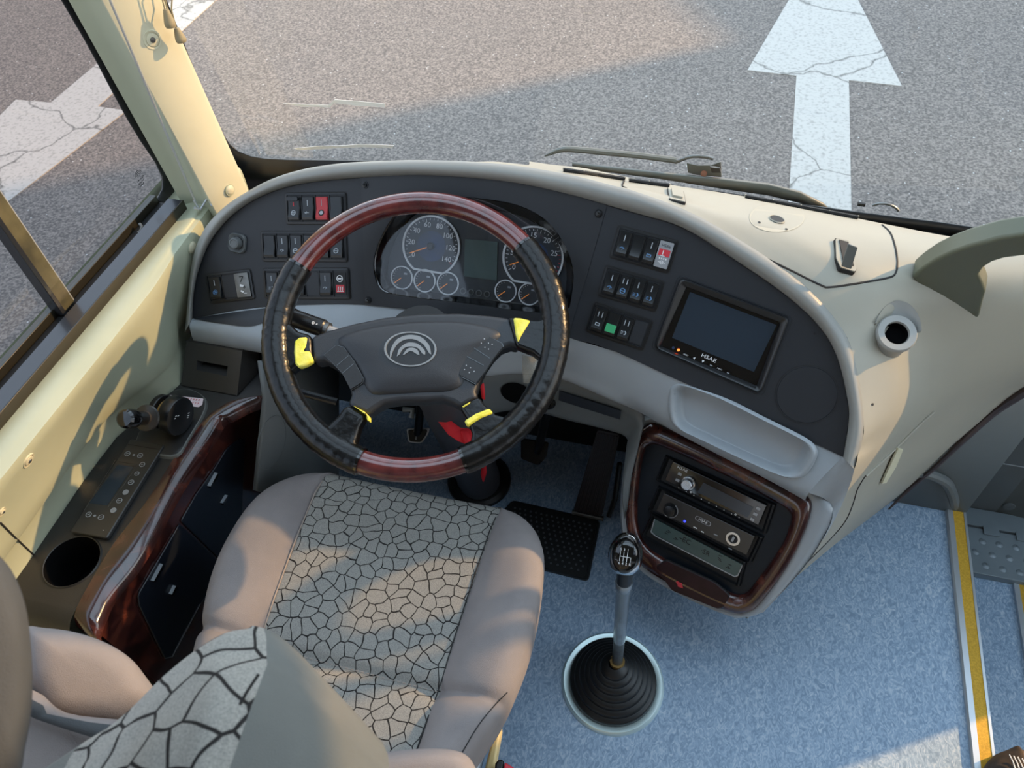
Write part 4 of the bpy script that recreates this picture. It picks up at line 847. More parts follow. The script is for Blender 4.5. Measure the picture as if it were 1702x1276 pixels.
# =================================================================== INSTRUMENT CLUSTER
ic = thing('instrument_cluster', 'instrument cluster with speedometer, rev counter and six small gauges behind glass', 'instrument cluster', FF.at(*FF.px(780, 430), -.02))
GH = -.026
b = MB(); b.grid([[FF.at(u, v, 0) for u, v in CLo2], [FF.at(u, v, -.004) for u, v in CLo2], [FF.at(u, v, -.028) for u, v in CLi2]], 'gloss', closed_u=True); b.build('shroud', ic, smooth=60)
M['dialface'] = mat('dial_face', (40, 44, 50), .5); M['dialblue'] = mat('dial_blue', (34, 62, 110), .5, c2=(40, 48, 62), nscale=18)
b = MB(); b.poly([FF.at(u, v, -.0275) for u, v in CLi2], 'dialface'); b.build('backplate', ic)
def gauge(cx, cy, rx, name, big, nums, ang0, ang1, needle, lab, tickred=None, hide=None):
    u, v = FF.px(cx, cy, GH); r = np.linalg.norm(FF.px(cx+rx, cy+rx*.12, GH)-FF.px(cx, cy, GH)); f = FF.sub(u, v, -.02, 0); b = MB(); h = GH
    a0, a1 = math.radians(ang0), math.radians(ang1)
    if big:
        ca0, ca1 = math.radians(-58), math.radians(238)
        b.ring(f, 0, 0, r*.94, r*1.0, h, h+.003, 'white', n=60, a0=ca0, a1=ca1)
        p0 = np.array([r*.97*math.cos(ca0), r*.97*math.sin(ca0)]); p1 = np.array([r*.97*math.cos(ca1), r*.97*math.sin(ca1)]); b.bar(f, p1, p0, r*.06, h, h+.003, 'white')
        A = np.linspace(ca0, ca1, 50); b.poly([f.at(.94*r*math.cos(a), .94*r*math.sin(a), h+.0003) for a in A], 'dialface'); b.disc(f, 0, 0, r*.5, h+.0005, 'dialblue', n=40)
    else:
        b.ring(f, 0, 0, r*.90, r*1.0, h, h+.003, 'white', n=40); b.disc(f, 0, 0, r*.92, h+.0003, 'dialface')
    b.build(name, ic, label=lab); par = b.obj
    t = MB(); nt_ = 28 if big else 8
    for i in range(nt_+1):
        a = a0+(a1-a0)*i/nt_; L = .10 if (big and i % 4 == 0) or not big else .06; kk = 'redprint' if tickred and i/nt_ > tickred else 'white'
        c_, s_ = math.cos(a), math.sin(a); t.bar(f, (r*(.90 if big else .82)*c_, r*(.90 if big else .82)*s_), (r*((.90 if big else .82)-L)*c_, r*((.90 if big else .82)-L)*s_), .0009 if big else .0006, h+.0005, h+.001, kk)
    for i, s in enumerate(nums):
        a = a0+(a1-a0)*i/(len(nums)-1); rr = r*(.70 if len(s) < 3 else .66); t.text(s, f, rr*math.cos(a), rr*math.sin(a), r*.24, h+.0006, 'white')
    if not big:
        t.bar(f, (r*.12, r*.38), (r*.42, r*.38), r*.16, h+.0005, h+.001, 'softwhite')
    t.build('dial_markings', par)
    nd = MB(); an = math.radians(needle); nd.bar(f, (0, 0), (r*.78*math.cos(an), r*.78*math.sin(an)), .0014 if big else .0011, h+.004, h+.0052, 'orange')
    if big: nd.lathe(f, [(r*.12, h+.002), (r*.12, h+.007), (r*.09, h+.009), (.0001, h+.009)], 'black')
    nd.build('needle', par)
gauge(717, 409, 48, 'gauge', True, ['0', '20', '40', '60', '80', '100', '120', '140'], 212, -32, 205, 'speedometer numbered 0 to 140', tickred=.97)
gauge(886, 428, 51, 'gauge', True, ['0', '5', '10', '15', '20', '25', '30'], 214, -20, 205, 'rev counter numbered 0 to 30', tickred=.85)
for cx, cy in ((668.5, 461.3), (706.5, 466.3), (744.8, 471), (840.8, 483.5), (880, 488.5), (917, 494)):
    gauge(cx, cy, 18.3, 'gauge', False, [], 240, 110, 222, 'small round gauge')
for cx in (770, 783, 796, 809.5):
    u, v = FF.px(cx, 483.5+(cx-770)*.13, GH); b = MB(); b.ring(FF, u, v, .0040, .0054, GH, GH+.002, 'knobgrey', n=18); b.disc(FF, u, v, .0042, GH+.0008, 'dark'); b.build('tell_tale', ic)
f = Frame(FF.at(*FF.px(798, 430, GH), GH), FF.n); b = MB(); q = [FF.px(x, y, GH) for x, y in ((773, 397), (827, 402), (826, 466), (771, 459))]; b.fp(FF, q, GH, GH+.0008, 'lcd'); b.build('display', ic)
b = MB(); b.poly([FF.at(*(p*1.0), -.0055) for p in CLo2], 'clear'); b.build('cover_glass', ic)

# =================================================================== MONITOR
mq = [FF.px(*p) for p in ((1132, 462), (1311, 528), (1264, 653), (1088, 577))]; mc = sum(mq)/4
mon = thing('dash_monitor', 'black seven-inch monitor lettered HSAE set in the right of the dashboard', 'monitor', FF.at(*mc, 0))
b = MB(); ro = rquad(mq, .008); ri = rquad([FF.px(*p, .002) for p in ((1141, 476), (1298, 536), (1259, 643), (1097, 576))], .003); ri2 = scale_poly(ri, .985)
b.grid([[FF.at(u, v, h) for u, v in uv] for uv, h in ((ro, 0), (ro, .006), (scale_poly(ro, .975), .008), (scale_poly(ro, .955), .0072), (ri, .002), (ri2, -.006))], 'black', closed_u=True)
b.grid([[FF.at(u, v, h) for u, v in uv] for uv, h in ((scale_poly(ro, 1.06), .0002), (scale_poly(ro, 1.055), .0015), (scale_poly(ro, 1.04), .0015), (ro, .0005))], 'black_panel', closed_u=True); b.build('bezel', mon, smooth=30)
b = MB(); b.poly([FF.at(u, v, -.004) for u, v in ri2], 'gloss'); b.build('front_plate', mon)
b = MB(); q = [FF.px(*p, -.003) for p in ((1147, 485), (1291, 540), (1253, 618), (1117, 561))]; b.poly([FF.at(u, v, -.003) for u, v in q], 'screen'); b.build('screen', mon)
SD = FF.px(1253, 634)-FF.px(1112, 570); SR = math.atan2(SD[1], SD[0])
def ftx(mb, s, x, y, size, k, fr=FF, h=-.003, rot=SR, **kw): u, v = fr.px(x, y, h); mb.text(s, fr, u, v, size, h, k, rot=rot, **kw)
b = MB(); ftx(b, 'HSAE', 1178, 595, .0085, 'white', sx=1.25); b.build('lettering', mon)
for i, (x, y) in enumerate(((1140, 587.5), (1155, 593.5), (1168, 598.5), (1182, 605), (1196, 611), (1210, 617.5))):
    u, v = FF.px(x, y+2, -.003); f = FF.sub(u, v, SR, -.0035); b = MB(); b.fp(f, rrect(.011, .0045, .001), 0, .0015, 'gloss'); 
    if i in (0, 4): b.text(['RESET', '', '', '', 'MENU', ''][i], f, 0, 0, .003, .0015, 'white')
    elif i == 1: b.fp(f, [(-.003, 0), (.0, .0022), (0, -.0022)], .0015, .0018, 'white')
    elif i == 2: b.fp(f, [(-.002, .002), (.002, .002), (0, -.002)], .0015, .0018, 'white')
    else: b.bar(f, (-.002, 0), (.002, 0), .0016, .0015, .0018, 'softwhite')
    b.build('button', mon)
b = MB(); u, v = FF.px(1127.6, 581.5, -.003); b.lathe(FF.sub(u, v, 0, -.0035), [(.0022, 0), (.002, .0015), (.0001, .0018)], 'red_led', n=12); b.build('power_light', mon, label='glowing orange-red power light')
b = MB(); u, v = FF.px(1119, 578, -.003); b.lathe(FF.sub(u, v, 0, -.0035), [(.0024, 0), (.002, .001), (.0001, .001)], 'dialblue', n=12); b.build('sensor_window', mon)

# =================================================================== STACK UNITS
def sq(pts, h=0): return [SF.px(x, y, h) for x, y in pts]
def srot(a, c): d = SF.px(*c)-SF.px(*a); return math.atan2(d[1], d[0])
def unit_frame(corners, t):
    b = MB(); ro = rquad(sq(corners), .002); b.grid([[SF.at(u, v, h) for u, v in uv] for uv, h in ((scale_poly(ro, 1.02), -.004), (ro, .003), (scale_poly(ro, .97), .005), (scale_poly(ro, .93), -.002))], 'black', closed_u=True); b.poly([SF.at(u, v, -.002) for u, v in scale_poly(ro, .94)], 'dark'); b.build('mounting_frame', t, smooth=25)
r1 = thing('car_radio', 'radio lettered HSAE with a silver volume knob, upper unit of the centre stack', 'radio', SF.at(*SF.px(1190, 818), 0))
unit_frame([(1107, 757), (1288.5, 838), (1272.5, 886), (1091, 797)], r1)
q = sq([(1120, 765), (1276, 838), (1262, 871), (1107, 796)]); b = MB(); b.fp(SF, rquad(q, .002), -.002, .006, 'gloss'); b.build('faceplate', r1, bevel=.001)
b = MB(); q = sq([(1171, 800), (1254, 841), (1244, 858), (1161, 816)]); b.fp(SF, q, .006, .0066, 'screen'); b.build('display', r1)
ro_ = srot((1107, 796), (1262, 871))
u, v = SF.px(1146, 801); b = MB(); b.lathe(SF, [(.0125, .006), (.0125, .008), (.0105, .009), (.010, .018), (.0085, .0195), (.0001, .0195)], 'silver', cu=u, cv=v); b.build('volume_knob', r1)
b = MB(); u, v = SF.px(1136, 778); b.text('HSAE', SF, u, v, .007, .006, 'white', rot=ro_, sx=1.2); b.build('lettering', r1)
for x, y in ((1132, 786), (1128, 796), (1257, 852), (1252, 861), (1262, 843)):
    u, v = SF.px(x, y); f = SF.sub(u, v, ro_, .006); b = MB(); b.fp(f, rrect(.007, .005, .001), 0, .0012, 'silverplate'); b.build('button', r1)
b = MB()
for i in range(9): u, v = SF.px(1130+i*12.5, 806+i*6.1+3); b.fp(SF.sub(u, v, ro_, .006), rrect(.0016, .0016, .0004), 0, .0004, 'white')
for x, y in ((1150, 816), (1224, 853), (1262, 843)): u, v = SF.px(x, y); b.ring(SF, u, v, .0008, .0018, .006, .0064, 'white', n=10)
b.build('indicator_marks', r1)
r2 = thing('dvd_player', 'player with two round dials, lettered HSAE with a blue light, middle unit of the stack', 'media player', SF.at(*SF.px(1170, 870), 0))
unit_frame([(1095, 808), (1268, 892), (1248, 934), (1078, 847)], r2)
q = sq([(1105, 818), (1256, 890), (1242, 921), (1092, 847)]); b = MB(); b.fp(SF, rquad(q, .002), -.002, .005, 'brown_black'); b.build('faceplate', r2, bevel=.001)
ro_ = srot((1092, 847), (1242, 921))
u, v = SF.px(1116, 846); b = MB(); b.lathe(SF, [(.014, .005), (.014, .006), (.011, .0055), (.010, .012), (.008, .013), (.0001, .013)], 'black', cu=u, cv=v); b.ring(SF, u, v, .0135, .0145, .005, .0066, 'silverplate', a0=-1.3, a1=1.2, n=16); b.build('dial', r2)
u, v = SF.px(1220, 893); b = MB(); b.ring(SF, u, v, .0085, .0125, .005, .0075, 'silver'); b.disc(SF, u, v, .0085, .0055, 'dark'); b.fp(SF.sub(u, v, 0, .0055), rrect(.004, .010, .0015, cv=-.001), 0, .001, 'silverplate'); b.build('dial', r2)
u, v = SF.px(1170, 864); f = SF.sub(u, v, ro_, .005); b = MB(); ov = rrect(.030, .0085, .004); b.grid([[f.at(a, c, h) for a, c in uv] for uv, h in ((ov, 0), (ov, .0008), (scale_poly(ov, .9), .0008), (scale_poly(ov, .9), 0))], 'silverplate', closed_u=True); b.text('HSAE', f, 0, 0, .006, .0004, 'white', sx=1.2); b.build('lettering', r2)
b = MB(); u, v = SF.px(1139.5, 864.5); b.lathe(SF.sub(u, v, 0, .005), [(.0024, 0), (.002, .001), (.0001, .0012)], 'blue_led', n=12); b.build('power_light', r2, label='glowing blue light')
b = MB()
for x, y, w_ in ((1157, 875, .007), (1169, 882, .005), (1109, 855, .006), (1215, 910, .006), (1191, 887, .007)):
    u, v = SF.px(x, y); b.bar(SF.sub(u, v, ro_, .005), (-w_/2, 0), (w_/2, 0), .0018, 0, .0005, 'white' if x < 1180 else 'softwhite')
b.build('indicator_marks', r2)
r3 = thing('display_unit', 'grey display strip with black digit marks, lowest unit of the centre stack', 'display', SF.at(*SF.px(1155, 910), 0))
unit_frame([(1084, 853), (1240, 933), (1229, 974), (1067, 889)], r3)
q = sq([(1089, 862), (1235, 938), (1225, 958), (1083, 884)]); b = MB(); b.fp(SF, q, -.002, .0022, 'lcd'); b.build('display_window', r3)
b = MB(); qq = sq([(1089, 862), (1083, 883), (1091, 890), (1222, 957), (1227, 955), (1235, 938)])
for a, c in zip(qq[:-1], qq[1:]): b.bar(SF, a, c, .0018, .0022, .0035, 'silverplate')
b.build('edge_line', r3)
b = MB(); ro_ = srot((1083, 884), (1225, 958)); rng = random.Random(3)
u, v = SF.px(1141, 900); b.text('EC', SF, u, v+.002, .014, .0023, 'dark', rot=ro_); u, v = SF.px(1173, 917); b.text('·SR', SF, u, v, .013, .0023, 'dark', rot=ro_); b.build('digit_marks', r3)
for x, y in ((1110, 882), (1126, 893), (1194, 924), (1209, 938)):
    u, v = SF.px(x, y); f = SF.sub(u, v, ro_, .0022)
    b = MB()
    for k in range(3): a = rng.uniform(-.006, .004); b.bar(f, (a, -.005+k*.004), (a+.006, -.006+k*.004+rng.uniform(-.002, .003)), .0013, 0, .0003, 'dark')
    b.build('digit_marks', r3)
# =================================================================== STEERING WHEEL
sta, stb = math.radians(64.5), math.radians(-17)
WF = Frame((-.399, .742, .762), (-math.sin(stb)*math.cos(sta), -math.cos(stb)*math.cos(sta), math.sin(sta)))
sw = thing('steering_wheel', 'four-spoke steering wheel wrapped in shiny black tape with rosewood sections', 'steering wheel', WF.o)
def wang(x, y): u, v = WF.px(x, y); return math.atan2(v, u)
aTL, aTR, aBL, aBR = wang(490, 440), wang(886, 398), wang(602, 760), wang(768, 757)
if aTL < 0: aTL += 2*np.pi
RM = .2145
def rimseg(a0, a1, k, rf, name, label=None, n=40, wob=0):
    b = MB(); rows = []; rng = random.Random(5)
    for i, a in enumerate(np.linspace(a0, a1, n)):
        r = rf(a)*(1+wob*(rng.random()-.5)); c = WF.at(RM*math.cos(a), RM*math.sin(a)); er = WF.e1*math.cos(a)+WF.e2*math.sin(a)
        rows.append([c+r*(er*math.cos(p)+WF.n*math.sin(p)*.92)*(1+wob*.5*(rng.random()-.5)) if not wob else c+r*(er*math.cos(p)+WF.n*math.sin(p)*.92) for p in np.linspace(0, 2*np.pi, 18, endpoint=False)])
    b.grid(rows, k, closed_u=True); b.poly(rows[0], k); b.poly(rows[-1], k)
    return b.build(name, sw, label=label, smooth=50)
rimseg(aTR, aTL, 'rimwood', lambda a: .0178, 'rim_section', 'long polished rosewood section at the top of the rim', 60)
rimseg(aBL, aBR, 'rimwood', lambda a: .0182, 'rim_section', 'short polished rosewood section at the bottom of the rim')
rimseg(aTL, aBL+2*np.pi, 'leather', lambda a: .0215, 'rim_wrap', 'left rim part wrapped in shiny black tape', 90, .05)
rimseg(aBR, aTR, 'leather', lambda a: .0215, 'rim_wrap', 'right rim part wrapped in shiny black tape', 90, .05)
for a in (aTL, aTR, aBL, aBR):
    c = WF.at(RM*math.cos(a), RM*math.sin(a)); d = -WF.e1*math.sin(a)+WF.e2*math.cos(a); b = MB(); b.tube([c-d*.002, c+d*.002], .0212, 'gloss', n=18); b.build('rim_collar', sw)
# hub pad
HT = .004
hubpx = [(516, 559), (545, 548), (590, 536), (640, 526), (700, 520), (760, 519), (815, 523), (848, 528), (858, 552), (862, 577), (848, 574), (833, 579), (820, 592), (806, 612), (797, 632), (791, 650), (795, 661), (783, 668), (766, 678), (752, 669), (735, 664), (705, 666), (670, 666), (640, 670), (624, 679), (611, 690), (594, 682), (577, 673), (583, 656), (579, 640), (568, 620), (553, 607), (537, 599), (519, 602)]
hp = [WF.px(x, y, HT) for x, y in hubpx]
b = MB(); b.fp(WF, hp, -.034, HT, 'hub'); hub = b.build('hub_pad', sw, bevel=.011, segs=5, smooth=60)
# raised airbag cover in the middle
cv = [(560, 560), (600, 545), (650, 536), (700, 532), (760, 532), (810, 540), (835, 556), (800, 585), (776, 620), (768, 640), (745, 650), (700, 652), (650, 655), (618, 655), (604, 640), (590, 610), (570, 585)]
cp = [WF.px(*p, HT+.004) for p in catmull(cv, 3, True)]
b = MB(); b.grid([[WF.at(u, v, h) for u, v in uv] for uv, h in ((cp, HT-.003), (scale_poly(cp, .97), HT+.002), (scale_poly(cp, .85), HT+.0055), (scale_poly(cp, .5), HT+.008), (scale_poly(cp, .05), HT+.009))], 'hub', closed_u=True); b.build('airbag_cover', sw, smooth=80)
EH = HT+.0085
def wp_(pts, h): return [WF.px(x, y, h) for x, y in pts]
def el(cx, cy, rx, ry, rot, n=40): return [(cx+rx*math.cos(a)*math.cos(rot)-ry*math.sin(a)*math.sin(rot), cy+rx*math.cos(a)*math.sin(rot)+ry*math.sin(a)*math.cos(rot)) for a in np.linspace(0, 2*np.pi, n, endpoint=False)]
e1_ = wp_(el(682.3, 580.5, 43.5, 29, .02), EH); b = MB()
M['emblem'] = mat('emblem_grey', (128, 132, 134), .45, metal=.3)
b.grid([[WF.at(u, v, h) for u, v in uv] for uv, h in ((e1_, EH-.004), (e1_, EH+.002), (scale_poly(e1_, .93), EH+.002), (scale_poly(e1_, .92), EH+.0005))], 'emblem', closed_u=True); b.fp(WF, scale_poly(e1_, .93), EH-.004, EH+.0005, 'hubdark')
s4 = lambda L: [(600+x/4.2525, 300+y/4.2525) for x, y in L]
for o_, i_ in (([(205, 1255), (213, 1190), (260, 1120), (340, 1093), (420, 1105), (480, 1160), (497, 1230)], [(485, 1225), (440, 1158), (380, 1125), (320, 1124), (265, 1152), (228, 1205), (212, 1255)]),
               ([(255, 1245), (272, 1190), (330, 1148), (400, 1155), (450, 1200), (455, 1232)], [(438, 1228), (402, 1186), (350, 1174), (303, 1188), (272, 1232)]),
               ([(295, 1235), (328, 1192), (365, 1183), (400, 1198), (415, 1235)], [(398, 1230), (352, 1206), (308, 1232)])):
    P = catmull([np.array(p, float) for p in s4(o_)], 4); Q = catmull([np.array(p, float) for p in s4(i_)], 4)
    Q = Q[::-1]; m_ = min(len(P), len(Q)); ip = np.linspace(0, len(P)-1, 20).astype(int); iq = np.linspace(0, len(Q)-1, 20).astype(int)
    b.grid([[WF.at(*WF.px(*P[i], EH), EH+.0005) for i in ip], [WF.at(*WF.px(*P[i], EH), EH+.0018) for i in ip], [WF.at(*WF.px(*Q[i], EH), EH+.0018) for i in iq], [WF.at(*WF.px(*Q[i], EH), EH+.0005) for i in iq]], 'emblem')
b.build('emblem', sw, label='oval silver-grey emblem with three nested arcs')
# button pads
for side, Q, seps, rotm in ((0, [(539, 590), (559, 574), (571, 577), (588, 600), (604, 629), (602, 635), (583, 647), (569, 620), (553, 603)], [((560, 607), (579, 591)), ((569, 620), (588, 604))], 0),
                            (1, [(786, 578), (806, 556), (834, 571), (836, 576), (820, 596), (806, 618), (791, 637), (764, 623), (765, 615), (774, 597)], [((788, 578), (814, 595)), ((776, 592), (804, 607))], 1)):
    q = [WF.px(x, y, HT+.004) for x, y in Q]; b = MB(); b.fp(WF, scale_poly(q, 1.04), HT-.002, HT+.0032, 'gloss'); b.fp(WF, q, HT-.002, HT+.0055, 'hubdark'); 
    for a, c in seps: b.bar(WF, WF.px(*a, HT+.006), WF.px(*c, HT+.006), .0012, HT+.0050, HT+.0060, 'gloss')
    pts = [(566, 588), (573, 594), (569, 598), (577, 585), (590, 622), (597, 627), (585, 628)] if not side else [(805, 563), (812, 570), (800, 570), (818, 572), (806, 577), (798, 566), (812, 580), (775, 607), (782, 611), (772, 614), (780, 619), (788, 617)]
    for x, y in pts: u, v = WF.px(x, y, HT+.006); b.disc(WF, u, v, .0010 if side else .0008, HT+.0060, 'softwhite' if side else 'line', n=8)
    b.build('button_pad', sw, smooth=30)
# spokes wrapped in black tape
def spoke(Q, label=None):
    q = [WF.px(x, y, 0) for x, y in Q]; b = MB(); b.fp(WF, q, -.018, .009, 'leather'); return b.build('spoke', sw, label=label, bevel=.009, segs=4, smooth=60)
spoke([(462, 485), (472, 515), (482, 538), (497, 552), (519, 558), (522, 602), (497, 612), (484, 622), (474, 645), (468, 672), (452, 640), (446, 590), (452, 520)])
spoke([(845, 529), (870, 533), (895, 535), (908, 530), (916, 500), (930, 540), (925, 600), (908, 655), (905, 625), (899, 600), (885, 588), (858, 578)])
spoke([(577, 672), (612, 691), (600, 712), (593, 735), (600, 757), (570, 768), (530, 745), (505, 710), (530, 712), (548, 706), (563, 692)])
spoke([(764, 678), (796, 660), (806, 674), (824, 690), (848, 697), (872, 690), (860, 725), (820, 765), (775, 768), (768, 757), (781, 745), (785, 722), (778, 700)])
def tape(Q, h=.0125, name='tape', label=None):
    b = MB(); q = [WF.px(x, y, h) for x, y in Q]; b.fp(WF, q, h-.014, h, 'tape'); return b.build(name, sw, label=label, bevel=.003, segs=2, smooth=50)
tape([(489, 566), (497, 560), (510, 559), (508, 575), (503, 583), (514, 582), (520, 600), (510, 606), (496, 611), (490, 604), (488, 585)], .0115, label='yellow tape band on the left spoke')
tape([(853, 527), (866, 528), (882, 532), (872, 548), (866, 558), (861, 569), (857, 555)], .0118, label='yellow tape wedge on the upper right spoke')
tape([(771, 699), (790, 687), (813, 678), (820, 686), (800, 694), (777, 709)], .0118, label='yellow tape band on the lower right spoke')
tape([(768, 675), (782, 667), (779, 671), (770, 677)], .0108, label='thin sliver of yellow tape at the lower right spoke'); tape([(586, 673), (606, 684), (614, 692), (614, 700), (610, 698), (608, 689)], .0108, label='thin yellow tape edge on the lower left spoke')

# =================================================================== COLUMN, STALK, RIBBON
colm = thing('steering_column', 'dark steering column with ribbed grey boot down to a round black floor ring', 'steering column', Z(795, 800, 0))
b = MB(); c0 = WF.at(0, 0, -.03); c1 = WF.at(.01, -.01, -.10); b.tube([c0, lerp(c0, c1, .5), c1], [.055, .060, .062], 'black', n=20); b.build('shroud', colm)
base = Z(797, 798, .03); b = MB(); axp = [c1, lerp(c1, base, .25)+np.array([0, -.01, 0]), lerp(c1, base, .6), base]; P = catmull(axp, 8); r = [.042+.008*(i/len(P))+(.003 if i % 2 else 0) for i in range(len(P))]
M['boot'] = mat('boot_grey', (58, 58, 62), .6); b.tube(P, r, 'boot', n=20); b.build('boot', colm, smooth=60)
b = MB(); fb = Frame(Z(797, 800, .0), (0, 0, 1), e1=(1, 0, 0)); b.lathe(fb, [(.078, 0), (.078, .012), (.070, .02), (.058, .022), (.052, .012), (.045, .012), (.040, .03)], 'rubber'); b.build('floor_ring', colm)
st = thing('column_stalk', 'black control stalk left of the steering hub with white symbols and metal collar', 'stalk', WF.P(515, 538, -.05))
sp = lambda x, y: WF.P(x, y, -.045)
b = MB(); b.tube([sp(478, 526), sp(486, 528), sp(487, 528), sp(538, 546), sp(541, 547)], [.0095, .0105, .0145, .0145, .012], 'black', n=18); b.build('grip', st, smooth=30)
b = MB(); b.tube([sp(484, 527), sp(488, 528.5)], .0158, 'gloss', n=18); b.tube([sp(540, 546.5), sp(546, 549)], .0125, 'steel', n=18); b.build('collar', st)
b = MB(); b.tube([sp(545, 548.5), sp(575, 558), WF.at(-.05, 0, -.05)], [.008, .008, .012], 'softwhite', n=12); b.build('shaft', st)
f = Frame(sp(525, 541.5)+WF.n*.0146, WF.n, e1=sp(541, 547)-sp(487, 528)); b = MB(); b.ring(f, 0, 0, .0012, .0026, 0, .0005, 'white', n=14); b.bar(f, (.005, -.001), (.007, .001), .0018, 0, .0005, 'white'); b.build('symbols', st)
st2 = thing('column_stalk', 'short black stalk low on the left side of the column, with a metal tip', 'stalk', WF.P(490, 645, -.08))
b = MB(); b.tube([WF.P(483, 634, -.09), WF.P(499, 652, -.09)], .0035, 'alu', n=10); b.build('tip', st2); b = MB(); b.tube([WF.P(499, 652, -.09), WF.P(560, 668, -.10)], .006, 'black', n=10); b.build('shaft', st2)
rb = thing('red_ribbon', 'red cloth ribbon knotted round the steering column and hanging down', 'ribbon', Z(760, 715, .45))
def strip(pl, pr, k, h): return MB().grid([[Z(x, y, z) for (x, y), z in zip(pl, h)], [Z(x, y, z) for (x, y), z in zip(pr, h)]], k)
b = strip([(717, 678), (728, 700), (745, 722), (762, 733), (775, 738), (785, 742)], [(734, 680), (748, 698), (765, 711), (778, 712), (784, 716), (786, 728)], 'redcloth', [.52, .50, .49, .48, .475, .47]); b.build('band', rb, solid=.002)
b = MB(); kc = Z(776, 725, .48); b.tube([kc+np.array([-.012, .008, 0]), kc, kc+np.array([.010, -.016, -.004]), kc+np.array([.008, -.028, -.012])], [.006, .010, .009, .003], 'redcloth', n=10, sm=3); b.build('knot', rb)
b = strip([(798, 640), (799, 650), (801, 662)], [(804, 636), (806, 650), (806, 664)], 'redcloth', [.60, .59, .58]); b.build('loose_loop', rb, solid=.002)
b = strip([(802, 762), (801, 775), (799, 788), (802, 800)], [(806, 762), (808, 774), (809, 784), (804, 800)], 'redcloth', [.30, .28, .25, .23]); b.build('tail', rb, solid=.002)

# =================================================================== PEDALS, MAT, ACCELERATOR
M['padmetal'] = mat('pad_bright_metal', (225, 228, 230), .35, metal=.2)
ped = thing('clutch_pedal', 'pedal with chrome-edged pad seen through the steering wheel gap', 'pedal', Z(693, 722, .12))
pf = Frame(Z(693, 722, .14), (0, -.75, .66)); b = MB(); q = [pf.px(x, y) for x, y in ((675, 712), (714, 711), (711, 722), (700, 737), (678, 735))]; b.fp(pf, rquad(q, .006), -.006, 0, 'padmetal'); b.fp(pf, rquad(scale_poly(q, .84), .006), 0, .003, 'rubber'); b.build('pad', ped, bevel=.0015)
b = MB(); f = pf.sub(*pf.px(693, 722)); b.bar(f, (0, -.012), (0, .008), .003, .003, .0045, 'silverplate'); b.bar(f, (-.008, .008), (.008, .008), .003, .003, .0045, 'silverplate'); b.build('pad_mark', ped)
b = MB(); b.tube([pf.at(0, 0, -.005), Z(682, 690, .30)+np.array([0, .08, 0]), Z(680, 660, .40)+np.array([0, .12, 0])], .010, 'black', n=8); b.build('arm', ped)
b = MB(); pk = Z(678, 686, .46); b.tube([Z(670, 680, .46), Z(686, 681, .46), Z(683, 694, .45)], .006, 'steelwiper', n=8); b.build('bracket', ped)
pd2 = thing('brake_pedal', 'dark pedal in the footwell between the column ring and the long accelerator', 'pedal', Z(893, 755, .1))
pf = Frame(Z(893, 752, .12), (0, -.75, .66)); b = MB(); q = [pf.px(x, y) for x, y in ((866, 728), (912, 735), (908, 760), (895, 773), (866, 762))]; b.fp(pf, rquad(q, .006), -.006, .003, 'rubber'); b.build('pad', pd2, bevel=.002)
b = MB(); p = [pf.px(x, y) for x, y in ((897, 771), (900, 765))]; b.bar(pf, p[0], p[1], .003, .003, .005, 'chrome'); b.build('chrome_edge', pd2, label='bright chrome corner'); b = MB(); b.tube([pf.at(0, 0, -.005), Z(893, 735, .32)+np.array([0, .1, 0])], .010, 'black', n=8); b.build('arm', pd2)
ac = thing('accelerator_pedal', 'long ribbed black accelerator pedal beside the centre stack', 'pedal', Z(990, 850, .02))
top = [Z(992, 717, .30), Z(1030, 722, .30)]; bt = [Z(953, 848, .03), Z(1000, 859, .03)]
nf = nz(np.cross(top[1]-bt[1], bt[0]-bt[1])); nf = nf if nf[2] > 0 else -nf
AF = Frame(bt[0], nf, up=lerp(top[0], top[1], .5)-lerp(bt[0], bt[1], .5)); q = [((p-AF.o)@AF.e1, (p-AF.o)@AF.e2) for p in (bt[0], bt[1], top[1], top[0])]
M['pedal'] = mat('pedal_rubber', (42, 38, 40), .55)
b = MB(); b.fp(AF, rquad(q, .008), -.014, 0, 'pedal')
q = [np.array(p) for p in q]
for i in range(7): t = .1+.8*i/6; b.bar(AF, lerp(q[0], q[1], t)*.98+.02*lerp(q[3], q[2], t), lerp(q[3], q[2], t)*.98+.02*lerp(q[0], q[1], t), .0035, 0, .003, 'pedal')
b.build('pad', ac, bevel=.001)
b = MB(); b.tube([Z(951, 850, .02), Z(1003, 862, .02)], .006, 'steel', n=10); b.build('hinge', ac); b = MB(); b.tube([Z(1030, 770, .16), Z(1022, 830, .06), Z(1012, 858, .02)], .006, 'black', n=8); b.build('link_rod', ac)
mt = MB(); mq_ = [Z(851, 834)[:2], Z(998, 868)[:2], Z(978, 967)[:2], Z(780, 918)[:2]]; ff_ = Frame((0, 0, 0), (0, 0, 1), e1=(1, 0, 0)); q = rquad(mq_, .012)
mt.fp(ff_, q, .0005, .008, 'rubber'); mt.grid([[ff_.at(u, v, h) for u, v in uv] for uv, h in ((q, .008), (scale_poly(q, .985), .012), (scale_poly(q, .95), .012), (scale_poly(q, .94), .008))], 'rubber', closed_u=True)
A0, A1, A3 = np.array(mq_[0]), np.array(mq_[1]), np.array(mq_[3])
M['matdot'] = mat('mat_dot', (72, 76, 82), .5)
for i in range(15):
    for j in range(11):
        s_, t_ = .09+i*.058+(j % 2)*.029, .12+j*.076
        if s_ < .95: p = A0+(A1-A0)*s_+(np.array(mq_[2])-A1)*t_*s_+(A3-A0)*t_*(1-s_); mt.ring(ff_, p[0], p[1], .0012, .0026, .008, .0098, 'matdot', n=6)
tag(mt.build('floor_mat', label='black rubber floor mat with raised dots under the accelerator'), cat='floor mat')
b = MB(); 
